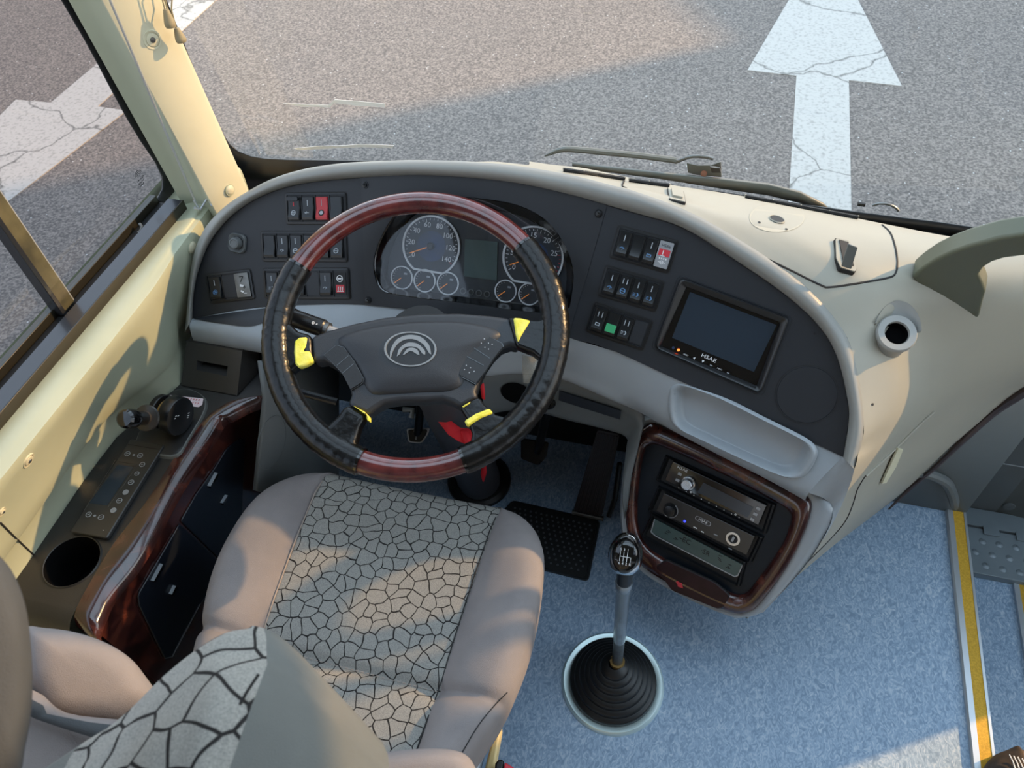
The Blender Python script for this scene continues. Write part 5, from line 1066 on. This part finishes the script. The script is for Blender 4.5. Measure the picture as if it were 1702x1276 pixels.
# =================================================================== GEAR LEVER
gl = thing('gear_lever', 'gear lever with shift-pattern knob in a pleated black boot with bright metal ring', 'gear lever', Z(1018, 1134, 0))
gf = Frame(Z(1018, 1134, 0), (0, 0, 1), e1=(1, 0, 0))
M['ringmetal'] = mat('ring_metal', (205, 222, 220), .3, metal=.55)
b = MB(); b.lathe(gf, [(.104, 0), (.103, .005), (.099, .009), (.092, .008), (.082, .003)], 'ringmetal', n=64); b.build('base_ring', gl, label='bright metal floor ring')
b = MB(); prof = []; n_ = 7
for i in range(n_):
    r = .088-(.088-.018)*i/n_; h0 = .004+.092*(i/n_)**.9; h1 = .004+.092*((i+1)/n_)**.9; prof += [(r, h0+.003), (r-.0005, h0+(h1-h0)*.75), (r-.003, h1+.001)]
prof += [(.016, .102), (.012, .104)]; b.lathe(gf, prof, 'rubber', n=56); b.build('boot', gl, smooth=50)
ap = Z(1026, 1100, .10); col_ = Z(1037, 968, .355); kb_ = Z(1039, 950, .385); kc = Z(1040, 920, .425)
M['oldgold'] = mat('old_gold_ring', (150, 120, 70), .4, metal=.5)
fl = Frame(ap, nz(col_-ap)); b = MB(); b.ring(fl, 0, 0, .010, .0145, -.004, .004, 'oldgold', n=24); b.build('lower_collar', gl)
b = MB(); L = np.linalg.norm(col_-ap); b.lathe(fl, [(.0105, -.01), (.0105, L*.30), (.0112, L*.30)], 'steel', n=20); b.build('shaft', gl)
b = MB(); b.lathe(fl, [(.0115, L*.30), (.0118, L*.31), (.0125, L*.92), (.0145, L*.94), (.0155, L), (.0145, L+.004), (.010, L+.004)], 'steel', n=24); b.mats = [mat('sleeve_clear', (150, 160, 168), .2, metal=.55, coat=.5, c2=(120, 124, 128), nscale=25)]; b.build('sleeve', gl, label='shiny grey plastic sleeve on the shaft')
b = MB(); fk2 = Frame(col_, nz(kb_-col_)); b.lathe(fk2, [(.0135, 0), (.014, .02), (.015, .04)], 'black', n=24); b.build('neck', gl)
kn = nz(np.array([-.05, -.45, 1.])); kf = Frame(kc, kn, up=kc-kb_+np.array([0, .05, 0])); b = MB(); rows = []
ka = nz(np.array([-.02, .72, .70])); ke = nz(np.cross(ka, (1., 0, 0))); kx_ = np.cross(ke, ka)
for t in np.linspace(0, np.pi, 18): 
    r = .0285*math.sin(t)**.85*(1-.12*math.cos(t)*-1); h = -math.cos(t)*.036; rows.append([kc+ka*h*1.0+r*(ke*math.sin(p)*.95+kx_*math.cos(p)) for p in np.linspace(0, 2*np.pi, 24, endpoint=False)])
b.grid(rows, 'chrome', closed_u=True); b.build('knob', gl, label='chromed egg-shaped knob')
kview = nz(CAM-kc); kv = nz(kview-ka*kview.dot(ka)*.8); KF = Frame(kc, kv, up=ka); b = MB(); hh = .0252
rows = []
for s_, hz_ in ((1.12, hh-.0105), (1.0, hh-.0035), (.85, hh), (.4, hh+.0022), (.02, hh+.0026)): rows.append([KF.at(x*s_, y*s_, hz_) for x, y in el(0, 0, .0205, .0275, 0, 32)])
b.grid(rows, 'gloss', closed_u=True); b.build('knob_plate', gl, label='glossy black plate')
b = MB(); H = hh+.0025; X_ = (-.0085, -.0028, .003, .0090)
for x in X_[:3]: b.bar(KF, (x, -.007), (x, .009), .0008, H, H+.0006, 'white')
b.bar(KF, (X_[3], -.007), (X_[3], .001), .0008, H, H+.0006, 'white'); b.bar(KF, (X_[0], .001), (X_[3], .001), .0008, H, H+.0006, 'white')
for x, s_ in zip(X_, '531'): b.text(s_, KF, x, .0122, .0062, H, 'white')
for x, s_ in zip(X_, '642R'): b.text(s_, KF, x, -.0105, .0062, H, 'white')
b.build('shift_pattern', gl, label='white shift pattern 5 3 1 over 6 4 2 R')
# =================================================================== DRIVER SEAT
seat = thing('driver_seat', 'grey driver seat with a stone-patterned centre panel on cushion and backrest', 'seat', (-.42, .35, 0))
ysr = [.668, .662, .645, .62, .58, .53, .46, .40, .345, .327, .305, .26, .20, .12, .04, -.02]
def xi(y, P): P = sorted(P); return float(np.interp(y, [p[0] for p in P], [p[1] for p in P]))
XL = [(.668, -.610), (.662, -.622), (.645, -.640), (.62, -.662), (.58, -.682), (.53, -.690), (.46, -.690), (.38, -.680), (.27, -.640), (.15, -.62), (-.02, -.60)]
XR = [(.668, -.245), (.662, -.228), (.645, -.208), (.62, -.186), (.58, -.166), (.53, -.156), (.46, -.150), (.38, -.151), (.31, -.166), (.27, -.180), (.2, -.21), (-.02, -.24)]
PL = [(.668, -.583), (.645, -.587), (.309, -.556), (-.02, -.53)]
PR = [(.668, -.266), (.645, -.263), (.333, -.266), (.2, -.268), (-.02, -.27)]
def cz(y):  # centre height
    z = np.interp(y, [-.02, .20, .305, .327, .345, .40, .50, .60, .645, .662, .668], [.47, .463, .458, .440, .452, .458, .462, .457, .440, .420, .395]); return float(z)
def bz(y): return cz(y)+float(np.interp(y, [0, .3, .5, .6, .645, .668], [.030, .030, .028, .012, .002, 0]))
rows = []
for y in ysr:
    l, r, p, q = xi(y, XL), xi(y, XR), xi(y, PL), xi(y, PR); c, bb = cz(y), bz(y)
    rows.append([(l+.035, y-.0, .33), (l+.006, y, .375), (l, y, bb-.035), (l+.010, y, bb-.010), (l+.035, y, bb), (lerp(l+.035, p, .6), y, (c+bb)/2+.003), (p-.001, y, c-.002), (p+.004, y, c), (lerp(p, q, .3), y, c-.003), (lerp(p, q, .7), y, c-.003), (q-.004, y, c), (q+.001, y, c-.002),
                 (lerp(q, r-.035, .4), y, (c+bb)/2+.003), (r-.035, y, bb), (r-.010, y, bb-.010), (r, y, bb-.035), (r-.006, y, .375), (r-.035, y, .33)])
f0 = [(x, .655, min(z_, .33)+.0) for x, y_, z_ in rows[0]]
rows = [f0]+rows
ku, kv = 3, 3
def fm(i, j): return 'cells' if 7*ku-1 <= j < 10*ku+1 else 'fabric'
b = MB(); b.loft(rows, 'fabric', ku, kv, matf=fm); bvs = bvh_of(b); b.build('cushion', seat, smooth=80)
b = MB()
M['piping'] = mat('seam_piping', (150, 138, 128), .8)
b = MB(); b.tube([(xi(y, PL)-.002, y, cz(y)+.0005) for y in np.linspace(.655, .0, 24)], .0013, 'piping', n=6); b.build('seam', seat)
b = MB(); b.tube([(xi(y, PR)+.001, y, cz(y)+.0003) for y in np.linspace(.655, .0, 24)], .0010, 'line', n=6); b.build('seam', seat)
b = MB(); 
for x in np.linspace(-.552, -.272, 34): b.tube([(x, .3275-.0003*34*(x+.412)*.0, .4415), (x+.005, .3275, .4415)], .0007, 'piping', n=5)
o = b.build('crease_stitching', seat); tag(o, kind='stuff')
b = MB(); seam(b, bvs, [(843, 1150), (822, 1172), (795, 1205), (768, 1250)], .0008, 'line', off=.0005); b.build('side_seam', seat)
# base
b = MB(); b.prism([(-.62, .60, .0), (-.24, .60, 0), (-.24, .05, 0), (-.62, .05, 0)], (0, 0, .06), 'black'); b.prism([(-.60, .58, .06), (-.27, .58, .06), (-.27, .08, .06), (-.60, .08, .06)], (0, 0, .28), 'boot'); b.build('pedestal', seat, bevel=.01)
b = MB(); q = [Z(825, 1197, .31), Z(834, 1203, .31), Z(833, 1212, .31), Z(818, 1300, .31), Z(800, 1300, .31)]; b.prism(q, (0, 0, -.03), 'seatframe'); b.build('side_rail', seat, label='cream painted side rail', bevel=.004)
b = MB(); q = [Z(844, 1172, .32), Z(843, 1182, .32), Z(835, 1188, .32), (-.22, .30, .32), (-.22, .34, .32)]; b.prism(q, (0, 0, -.02), 'seatframe'); b.build('front_bracket', seat, label='cream painted bracket')
b = MB(); b.tube([Z(803, 1238, .33), Z(796, 1262, .33), Z(789, 1290, .33)], .006, 'silverplate', n=8); b.build('recliner_link', seat)
bk = thing('seat_belt_buckle', 'seat belt buckle with red button at the right side of the driver seat', 'seat belt buckle', Z(845, 1285, .34))
b = MB(); q = [Z(823, 1268, .34), Z(829, 1260, .34), Z(838, 1263, .34), Z(834, 1300, .34), Z(820, 1300, .34)]; b.prism(q, (0, 0, -.03), 'black'); b.build('casing', bk, bevel=.003)
b = MB(); q = [Z(839, 1266, .342), Z(857, 1277, .342), Z(853, 1300, .342), Z(833, 1300, .342)]; b.prism(q, (0, 0, -.02), 'buckle_red'); b.build('release_button', bk, label='red release button', bevel=.002)
# backrest: two lumbar wings, plus the tall upper part close to the camera
def blob(rings, k, name, matf=None, ku=4, kv=4, label=None, parent=None):
    b = MB(); b.loft(rings, k, ku, kv, closed=True, matf=matf); b.poly(b.v[:len(rings[0])*ku][::-1], k); n_ = len(rings[0])*ku; b.poly(b.v[n_*((len(rings)-1)*kv):n_*((len(rings)-1)*kv)+n_], k)
    return b.build(name, parent or seat, smooth=80, label=label)
def ringpx(pts, d): return [DP(x, y, dd) for (x, y), dd in zip(pts, d if hasattr(d, '__len__') else [d]*len(pts))]
# left lumbar wing
w0 = [(40, 1046), (75, 1044), (125, 1051), (175, 1068), (215, 1093), (242, 1125), (264, 1162), (250, 1190), (212, 1208), (165, 1206), (110, 1200), (78, 1188), (60, 1165), (40, 1110)]
cw0 = (140, 1125)
def shrink(P, s_, c): return [(c[0]+(x-c[0])*s_, c[1]+(y-c[1])*s_) for x, y in P]
D0 = .97
blob([ringpx(shrink(w0, .15, cw0), D0-.035), ringpx(shrink(w0, .6, cw0), D0-.032), ringpx(shrink(w0, .90, cw0), D0-.018), ringpx(w0, D0+.01), ringpx(w0, D0+.08)], 'fabric', 'backrest_wing', label='left lumbar wing of the backrest, sunlit')
# lower middle of the backrest
w1 = [(-20, 1150), (60, 1150), (110, 1185), (210, 1198), (330, 1215), (420, 1260), (420, 1400), (-20, 1400)]
blob([ringpx(shrink(w1, .2, (160, 1280)), .90), ringpx(shrink(w1, .8, (160, 1280)), .90), ringpx(w1, .93), ringpx(w1, 1.0)], 'fabric', 'backrest_middle')
b = MB(); b.grid([ringpx([(30, 1150), (72, 1172), (78, 1186), (150, 1200), (212, 1207), (330, 1225)], .885), ringpx([(30, 1180), (60, 1195), (110, 1212), (175, 1232), (250, 1250), (330, 1270)], .885)], 'fabric_dark'); b.build('mesh_strip', seat, solid=.004)
# right lower wing
w2 = [(600, 1262), (640, 1250), (700, 1244), (745, 1245), (772, 1253), (787, 1270), (795, 1300), (795, 1400), (590, 1400)]
c2_ = (695, 1320)
blob([ringpx(shrink(w2, .2, c2_), .94), ringpx(shrink(w2, .75, c2_), .94), ringpx(shrink(w2, .95, c2_), .955), ringpx(w2, .98), ringpx(w2, 1.10)], 'fabric', 'backrest_wing', label='right lumbar wing of the backrest')
# upper backrest with patterned centre
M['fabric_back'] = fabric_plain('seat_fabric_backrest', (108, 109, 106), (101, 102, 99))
M['cells_near'] = pattern(23., 'seat_fabric_cells_large')
sil = [(40, 1330), (100, 1290), (150, 1258), (205, 1210), (255, 1160), (310, 1118), (350, 1097), (390, 1089), (425, 1091), (462, 1104), (500, 1135), (545, 1182), (600, 1240), (650, 1295)]
dist = [.66, .65, .64, .63, .62, .61, .60, .60, .60, .60, .60, .60, .61, .62]
r_s = ringpx(sil, dist)
dn = [p+np.array([-.01 if i < 8 else -.035, .03, -.04]) for i, p in enumerate(r_s)]; dn2 = [p+np.array([-.03 if i < 8 else -.16, .02, -.28]) for i, p in enumerate(r_s)]
m1 = [(x+(8 if i < 7 else -6), y+26) for i, (x, y) in enumerate(sil)]; r_1 = ringpx(m1, [d-.022 for d in dist])
m2 = [(x+(-5 if i < 8 else -30), y+95) for i, (x, y) in enumerate(sil)]; r_2 = ringpx(m2, [d-.05 for d in dist])
m3 = [(x+(-40 if i < 8 else -80), y+240) for i, (x, y) in enumerate(sil)]; r_3 = ringpx(m3, [d-.07 for d in dist])
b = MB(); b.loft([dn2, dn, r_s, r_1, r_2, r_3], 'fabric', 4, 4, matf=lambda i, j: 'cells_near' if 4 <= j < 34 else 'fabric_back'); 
b.build('backrest_upper', seat, smooth=80)
b = MB(); b.tube(ringpx([(430, 1120), (410, 1150), (385, 1195), (350, 1265), (320, 1330)], .555), .0011, 'line', n=6); b.build('backrest_seam', seat)
# dark left shoulder of the backrest, close to the camera
w3 = [(-80, 900), (-30, 905), (5, 930), (28, 965), (43, 1010), (50, 1060), (54, 1120), (52, 1180), (42, 1240), (22, 1300), (-80, 1330)]
c3 = (-30, 1110)
blob([ringpx(shrink(w3, .2, c3), .49), ringpx(shrink(w3, .75, c3), .495), ringpx(shrink(w3, .95, c3), .515), ringpx(w3, .54), ringpx(w3, .60)], 'fabric_dark', 'backrest_shoulder', label='dark grey left shoulder of the backrest')

# =================================================================== SIDE CONSOLE
con = thing('side_console', 'black side console with burl wood edge and round cup hole, left of the driver seat', 'console', (-.77, .45, 0))
CZ = .54
zf = Frame((0, 0, CZ), (0, 0, 1), e1=(1, 0, 0))
inner = [(432.6, 658), (405, 662), (378, 670), (349, 689), (325, 716), (297, 751), (243, 835), (189, 905), (146, 976), (128, 1010)]
rim = [(438, 660), (418, 668), (400, 676), (375, 690), (357, 706), (297, 802), (235, 916), (186, 979), (166, 1012), (156, 1032)]
inn = [Z(x, y, CZ) for x, y in inner]; rm = [Z(x, y, CZ-.002) for x, y in rim]
YB = float(inn[-1][1])-.006
top_poly = [(float(inn[0][0]), .83)]+[(p[0], p[1]) for p in inn]+[(float(inn[-1][0]), YB)]+[(float(cw(y))+.0015, y) for y in np.linspace(YB, .83, 12)]
cup_c = Z(120, 933, CZ); CR = .0425
hole = [(cup_c[0]+CR*math.cos(a), cup_c[1]+CR*math.sin(a)) for a in np.linspace(0, 2*np.pi, 40, endpoint=False)]
b = MB(); polyholes(b, zf, top_poly, [hole], 0, 'console_top')
# back roll
br = [[(x, YB, CZ), (x, YB-.014, CZ-.004), (x, YB-.026, CZ-.016), (x, YB-.032, CZ-.035), (x, YB-.037, .3), (x, YB-.037, 0)] for x in (float(cw(YB))+.0015, -.87, float(inn[-1][0]))]
b.grid(br, 'console_top')
b.build('top_panel', con, smooth=60)
b = MB(); b.lathe(Frame((cup_c[0], cup_c[1], CZ), (0, 0, 1)), [(CR+.003, .0002), (CR+.0015, .002), (CR, .0012), (CR-.002, -.02), (CR-.004, -.085), (.0001, -.085)], 'console_top', n=48, kf=['console_top', 'console_top', 'void', 'void', 'void']); b.build('cup_holder', con)  # inside coloured near black for the shade down the hole
# wood edge: top strip rolling over into the side face
g1 = catmull(inn, 5); g2 = catmull(rm, 5)
out = []
for a, c in zip(g1, g2):
    d = c-a; w_ = np.linalg.norm(d); n2 = nz(np.array([d[0], d[1], 0])); out.append([a+np.array([0, 0, -.001]), a+np.array([0, 0, .0015]), lerp(a, c, .5)+np.array([0, 0, .003]), c+np.array([0, 0, .0]), c+n2*.006+np.array([0, 0, -.006]), c+n2*.008+np.array([0, 0, -.020])])
b = MB(); b.grid(out, 'burl'); a, c = g1[-1], g2[-1]
b.grid([out[-1], [p+np.array([.002, -.012, -.004]) for p in out[-1]], [p+np.array([.003, -.020, -.018]) for p in out[-1]], [p+np.array([.003, -.022, -.20]) for p in out[-1]]], 'burl'); b.build('wood_edge', con, smooth=60)
# side face
pa, pb = Z(375, 690, CZ), Z(158, 1029, CZ); e = nz(np.array([pa[0]-pb[0], pa[1]-pb[1], 0])); nn = np.array([e[1], -e[0], 0]); nn = nn if nn[0] > 0 else -nn
CF = Frame(Z(297, 802, CZ-.02)+nn*.007, nn, up=(0, 0, 1.))
sgn = 1 if CF.e1[1] > 0 else -1
def cpx(L, h=0): return [CF.px(x, y, h) for x, y in L]
uA = CF.px(440, 668)[0]; uB = CF.px(150, 1040)[0]
side = [(uB, 0), (uA, 0), (uA, -.51), (uB, -.51)]
b = MB(); b.fp(CF, side, -.012, 0, 'burl'); b.build('side_panel', con)
b = MB(); dpoly = [(407, 727), (392, 733), (376, 746), (360, 773), (324, 824), (284, 895), (250, 952), (229, 988), (230, 1004), (250, 1046), (273, 1093), (286, 1092), (330, 1092), (400, 1000), (402, 850)]
M['door_black'] = mat('door_black', (20, 24, 32), .3)
q1 = cpx([(407, 727), (392, 733), (376, 746), (360, 773), (324, 824), (300, 866), (398, 960), (402, 850)], .002); b.fp(CF, rquad(q1, .006), 0, .003, 'door_black'); d1 = b.build('door', con, bevel=.001)
b = MB(); q2 = cpx([(298, 870), (284, 895), (250, 952), (229, 988), (230, 1004), (250, 1046), (273, 1093), (286, 1092), (332, 1005), (372, 940)], .002); b.fp(CF, rquad(q2, .006), 0, .003, 'door_black'); d2 = b.build('door', con, bevel=.001)
for dd, L in ((d1, [(358, 787), (346, 809)]), (d1, [(375, 824), (367, 837)]), (d2, [(267, 938), (252, 966)]), (d2, [(289, 974), (282, 988)])):
    b = MB(); a, c = cpx(L, .003); b.bar(CF, a, c, .005, .003, .009, 'gloss'); b.bar(CF, a+np.array([0, .004]), c+np.array([0, .004]), .0012, .003, .0092, 'softwhite'); b.build('latch', dd)
b = MB(); ed = cpx([(229, 990), (231, 1006), (274, 1094), (286, 1091), (332, 1004)], .003)
for a, c in zip(ed[:-1], ed[1:]): b.bar(CF, a, c, .0012, .003, .0045, 'steel')
b.build('door_edge', con)
# pad under the brake lever
pad = [(250, 690), (262, 668), (284, 651), (305, 645), (326, 650), (339, 660), (342, 672), (336, 690), (312, 730), (294, 756), (258, 754), (225, 733)]
b = MB(); q = [zf.px(x, y, .006) for x, y in [tuple(p) for p in catmull(pad, 3, True)]]; b.grid([[zf.at(u, v, h) for u, v in uv] for uv, h in ((scale_poly(q, 1.03), 0), (q, .005), (scale_poly(q, .97), .006))], 'steelwiper', closed_u=True); b.poly([zf.at(u, v, .006) for u, v in scale_poly(q, .97)], 'console_top'); b.build('lever_plate', con)
# warning sticker
stk = MB(); q = [zf.px(x, y, .0072) for x, y in ((282, 656.5), (338, 662), (336, 672), (330, 676), (312, 674), (306, 665), (279, 661.5))]; stk.fp(zf, rquad(q, .0015), .0062, .0070, 'sticker')
e_ = nz(zf.px(336, 666, .007)-zf.px(284, 660, .007)); rot = math.atan2(e_[1], e_[0])
for i in range(11):
    x, y = 286+i*4.5, 660+i*.48; u, v = zf.px(x, y, .007); f = zf.sub(u, v, rot, .0070); stk.bar(f, (-.0012, .001), (.0012, .001), .0007, 0, .0003, 'redprint'); stk.bar(f, (0, -.0018), (0, .0018), .0007, 0, .0003, 'redprint'); stk.bar(f, (-.0012, -.0012), (.0013, -.0012), .0006, 0, .0003, 'redprint')
for i in range(5):
    x, y = 312+i*4.3, 668.5+i*.48; u, v = zf.px(x, y, .007); f = zf.sub(u, v, rot, .0070); stk.bar(f, (-.0012, .001), (.0012, .001), .0007, 0, .0003, 'redprint'); stk.bar(f, (0, -.0018), (0, .0018), .0007, 0, .0003, 'redprint')
tag(stk.build('warning_sticker', label='pale pink sticker with rows of red characters beside the brake lever'), cat='sticker')
# parking brake lever
pb_ = thing('parking_brake_lever', 'black hand brake valve with round flanged knob on the side console', 'brake lever', Z(280, 700, CZ+.01))
axd = nz(Z(305, 695, CZ+.04)-Z(258, 682, CZ+.04)); hc = Z(292, 690, CZ+.042)
def cyl(c, d, r, l, k, name, n=28):
    b = MB(); f = Frame(c-d*l/2, d); b.lathe(f, [(.0001, 0), (r*.86, 0), (r*.97, l*.06), (r, l*.15), (r, l*.85), (r*.97, l*.94), (r*.86, l), (.0001, l)], k, n=n); return b.build(name, pb_)
cyl(hc, axd, .034, .024, 'rocker', 'housing'); cyl(hc-axd*.030, axd, .030, .012, 'black', 'inner_disc'); cyl(hc-axd*.017, axd, .024, .010, 'oldgold', 'spring_drum')
b = MB(); b.prism([Z(x, y, CZ+.006) for x, y in ((258, 700), (275, 722), (300, 722), (318, 690), (310, 672), (270, 672))], (0, 0, .028), 'black'); b.build('base', pb_, bevel=.004)
f = Frame(hc+axd*.0125, axd, up=(0, 0, 1.)); b = MB()
for i, (x, y) in enumerate(((-.014, .012), (-.010, .014), (-.006, .010), (.008, -.012), (.011, -.010), (.014, -.007))): b.bar(f, (x, y), (x+.003, y-.002), .0012, 0, .0006, 'white')
b.build('markings', pb_)
kt_ = Z(206, 696, CZ+.135); l0 = hc-axd*.018+np.array([0, -.01, .0]); ld = nz(kt_-l0); LL = np.linalg.norm(kt_-l0); lf = Frame(l0, ld)
b = MB(); b.lathe(lf, [(.007, 0), (.007, LL*.3), (.009, LL*.32), (.010, LL*.42)], 'oldgold', n=20); b.build('stem', pb_, label='brass-coloured stem')
b = MB(); b.lathe(lf, [(.010, LL*.40), (.021, LL*.43), (.0225, LL*.46), (.021, LL*.48), (.012, LL*.50), (.0115, LL*.60)], 'brown_black', n=36); b.build('flange', pb_)
b = MB(); b.lathe(lf, [(.0115, LL*.48), (.0125, LL*.70), (.0155, LL*.78), (.0165, LL*.88), (.0150, LL*.97), (.0115, LL), (.0001, LL*1.01)], 'gloss', n=32); b.build('knob', pb_)
# climate control panel
cp_ = thing('climate_control_panel', 'flat grey-black control panel with a column of round buttons on the side console', 'control panel', Z(190, 810, CZ+.006))
q = [zf.px(x, y, .009) for x, y in ((217, 729), (273, 739), (177, 894), (116, 883))]; b = MB(); M['ctrl'] = mat('control_panel_grey', (44, 44, 43), .35); b.fp(zf, rquad(q, .004), .0005, .009, 'ctrl'); b.build('plate', cp_, bevel=.0015)
b = MB(); b.bar(zf, zf.px(212, 738, .009), zf.px(265, 747, .009), .0008, .009, .0094, 'line'); b.bar(zf, zf.px(198, 767, .009), zf.px(228, 772, .009), .0006, .009, .0094, 'line'); b.bar(zf, zf.px(228, 774, .009), zf.px(180, 842, .009), .0006, .009, .0094, 'steel')
b.bar(zf, zf.px(192, 764, .009), zf.px(140, 848, .009), .0006, .009, .0094, 'steel'); b.build('panel_line', cp_)
q = [zf.px(x, y, .009) for x, y in ((196, 772), (222, 776), (178, 840), (148, 836))]; b = MB(); b.fp(zf, q, .009, .0093, 'screen'); b.build('display', cp_)
for i, (x, y, k) in enumerate(((212, 754, 0), (233, 757, 0), (236.5, 772, 0), (227.7, 787, 0), (218, 801.5, 0), (209, 818, 1), (198.5, 832, 0), (188.5, 848, 1), (147.5, 855, 0), (168, 859.5, 0))):
    u, v = zf.px(x, y, .009); b = MB(); r_ = .0048 if i != 3 else .0040; b.ring(zf, u, v, r_*.82, r_, .009, .0098, 'softwhite', n=24); b.disc(zf, u, v, r_*.82, .0094, 'silverplate' if k else 'ctrl'); b.bar(zf, (u-.002, v-.001), (u+.0018, v+.0012), .0008, .0094, .0099, 'softwhite'); b.build('button', cp_)
b = MB(); 
for x, y in ((222.5, 756), (157.5, 857)): u, v = zf.px(x, y, .009); b.ring(zf, u, v, .0008, .002, .009, .0095, 'softwhite', n=10)
u, v = zf.px(172, 881, .009); b.disc(zf, u, v, .0008, .0094, 'white'); b.build('symbols', cp_)
# ticket / ash box under the dashboard
bx = thing('slotted_box', 'black box with a rectangular slot standing at the front of the side console', 'box', Z(350, 650, CZ))
P0 = Z(301, 640, CZ+.002); P1 = Z(394, 657, CZ+.002); P3 = Z(310, 567, CZ+.055); P2 = Z(402.6, 583.4, CZ+.055); P5 = Z(417, 652, CZ+.002); P6 = Z(421, 600.7, CZ+.05)
bn = nz(np.cross(P1-P0, P3-P0)); bn = bn if bn[1] < 0 else -bn; BF = Frame(P0, bn, e1=P1-P0); bq = [BF.px(x, y) for x, y in ((301, 640), (394, 657), (402.6, 583.4), (310, 567))]; sl_ = [BF.px(x, y) for x, y in ((326.7, 615), (376.7, 624.8), (378.4, 608.4), (327.6, 599))]
b = MB(); polyholes(b, BF, bq, [sl_], 0, 'brown_black'); ro = [BF.at(u, v, 0) for u, v in bq]; dv = np.array([.012, .055, .0]); b.grid([ro+ro[:1], [p+dv for p in ro+ro[:1]]], 'brown_black'); b.build('casing', bx)
b = MB(); so_ = [BF.at(u, v, 0) for u, v in sl_]; b.grid([so_+so_[:1], [p+dv*.4 for p in so_+so_[:1]]], 'dark'); b.poly([p+dv*.4 for p in so_], 'dark'); b.build('slot', bx)
# grey kick panel in front of the console
kk = thing('kick_panel', 'dark grey kick panel with a round speaker outline below the left end of the dashboard', 'panel', (-.66, .85, 0))
b = MB(); KX = float(Z(438, 660, CZ)[0])+.012; b.poly([XP(x, y, KX) for x, y in ((432, 600), (440, 662), (424, 815), (560, 850), (560, 600))], 'lower_grey'); b.build('panel', kk, solid=.01)
pk_ = XP(452, 735, KX+.006); fk_ = Frame(pk_, (1, 0, 0), e1=(0, 1, 0)); b = MB(); b.ring(fk_, 0, 0, .050, .0506, -.0005, .0002, 'lower_grey'); b.build('speaker_outline', kk)
# cap on the wall beside the dashboard
try: wall_button(319, 411, bvl, .011, 'blanking_plug', 'round grey cap on the green side wall beside the dashboard', 'cap')
except Exception as ex: print('cap', ex)

# =================================================================== RIGHT OF THE DASHBOARD
gh = thing('grab_handle', 'large curved grey-green grab handle on the right of the dashboard', 'grab handle', Z(1580, 470, .80))
pA = hit(bvb, 1518, 466, 0)[0]; pB = hit(bvb, 1624, 528, 0)[0]; pC = Z(1702, 405, .90)
gn = nz(np.cross(pB-pA, pC-pA)); gn = gn if gn.dot(CAM-pA) > 0 else -gn; GF = Frame(pA, gn)
M['handle'] = mat('handle_grey_green', (92, 95, 78), .45)
hpts = [(1515, 461), (1532, 447), (1553, 433), (1580, 420), (1608, 410), (1660, 396), (1702, 390), (1800, 384), (1890, 396), (1945, 440), (1962, 520), (1925, 522), (1905, 462), (1870, 432), (1800, 424), (1702, 426), (1670, 430), (1650, 436), (1634, 446), (1626, 458), (1634, 474), (1638, 486), (1633, 502), (1627, 528), (1622, 532), (1580, 508), (1528, 479)]
q = [GF.px(x, y) for x, y in hpts]; b = MB(); b.fp(GF, q, -.034, 0, 'handle'); b.build('grip', gh, bevel=.011, segs=4, smooth=70)
h = hit(bvb, 1481, 562, 0)
cu = thing('dash_cup_holder', 'round grey cup holder ring moulded into the right side of the dashboard', 'cup holder', h[0])
cn = nz(np.array([.05, -.42, .90])); cf = Frame(h[0]+cn*.026, cn, e1=(1, 0, 0)); b = MB(); M['cupring'] = mat('cup_ring_grey', (150, 150, 146), .45)
b.lathe(cf, [(.0165, -.03), (.0172, -.002), (.0182, 0), (.0272, .001), (.0292, -.002), (.0292, -.008), (.0265, -.012), (.0285, -.07)], 'cupring', n=44); b.build('ring', cu, smooth=50)
b = MB(); b.disc(cf, 0, 0, .0168, -.016, 'void'); b.lathe(cf, [(.0168, -.004), (.0164, -.016)], 'void', n=36); b.build('hole_shade', cu)  # black disc and wall paint the shade deep in the hole
b = MB(); arc = [a for a in np.linspace(math.radians(10), math.radians(170), 16)]
b.grid([[cf.at(.0292*math.cos(a), .0292*math.sin(a), -.010) for a in arc], [cf.at(.031*math.cos(a), .040*math.sin(a), -.006) for a in arc], [cf.at(.033*math.cos(a), .050*math.sin(a), .004) for a in arc], [cf.at(.036*math.cos(a), .056*math.sin(a), -.014) for a in arc]], 'cupring'); b.build('recess', cu)

# photographer's shoe on the step at the corner
sh = thing('shoe', 'tip of a brown laced shoe in the bottom right corner, beside the yellow step edge', 'shoe', Z(1690, 1265, 0))
fs = lambda x, y, z: Z(x, y, z)
b = MB(); tops = [(1628, 1290), (1640, 1268), (1655, 1254), (1675, 1246), (1692, 1239), (1700, 1246), (1712, 1250), (1740, 1262)]
b.loft([[fs(x, y+2, .0) for x, y in tops], [fs(x, y, .03) for x, y in tops], [fs(x+6, y+10, .055) for x, y in tops], [fs(x+14, y+34, .075) for x, y in tops], [fs(x+20, y+80, .09) for x, y in tops]], 'shoe', 3, 3); b.build('upper', sh, smooth=70)
b = MB()
for i in range(4): b.tube([fs(1678+i*7, 1254+i*2, .072), fs(1684+i*7, 1266+i*2, .078), fs(1688+i*8, 1280+i*2, .084)], .0012, 'white', n=6)
b.build('laces', sh)
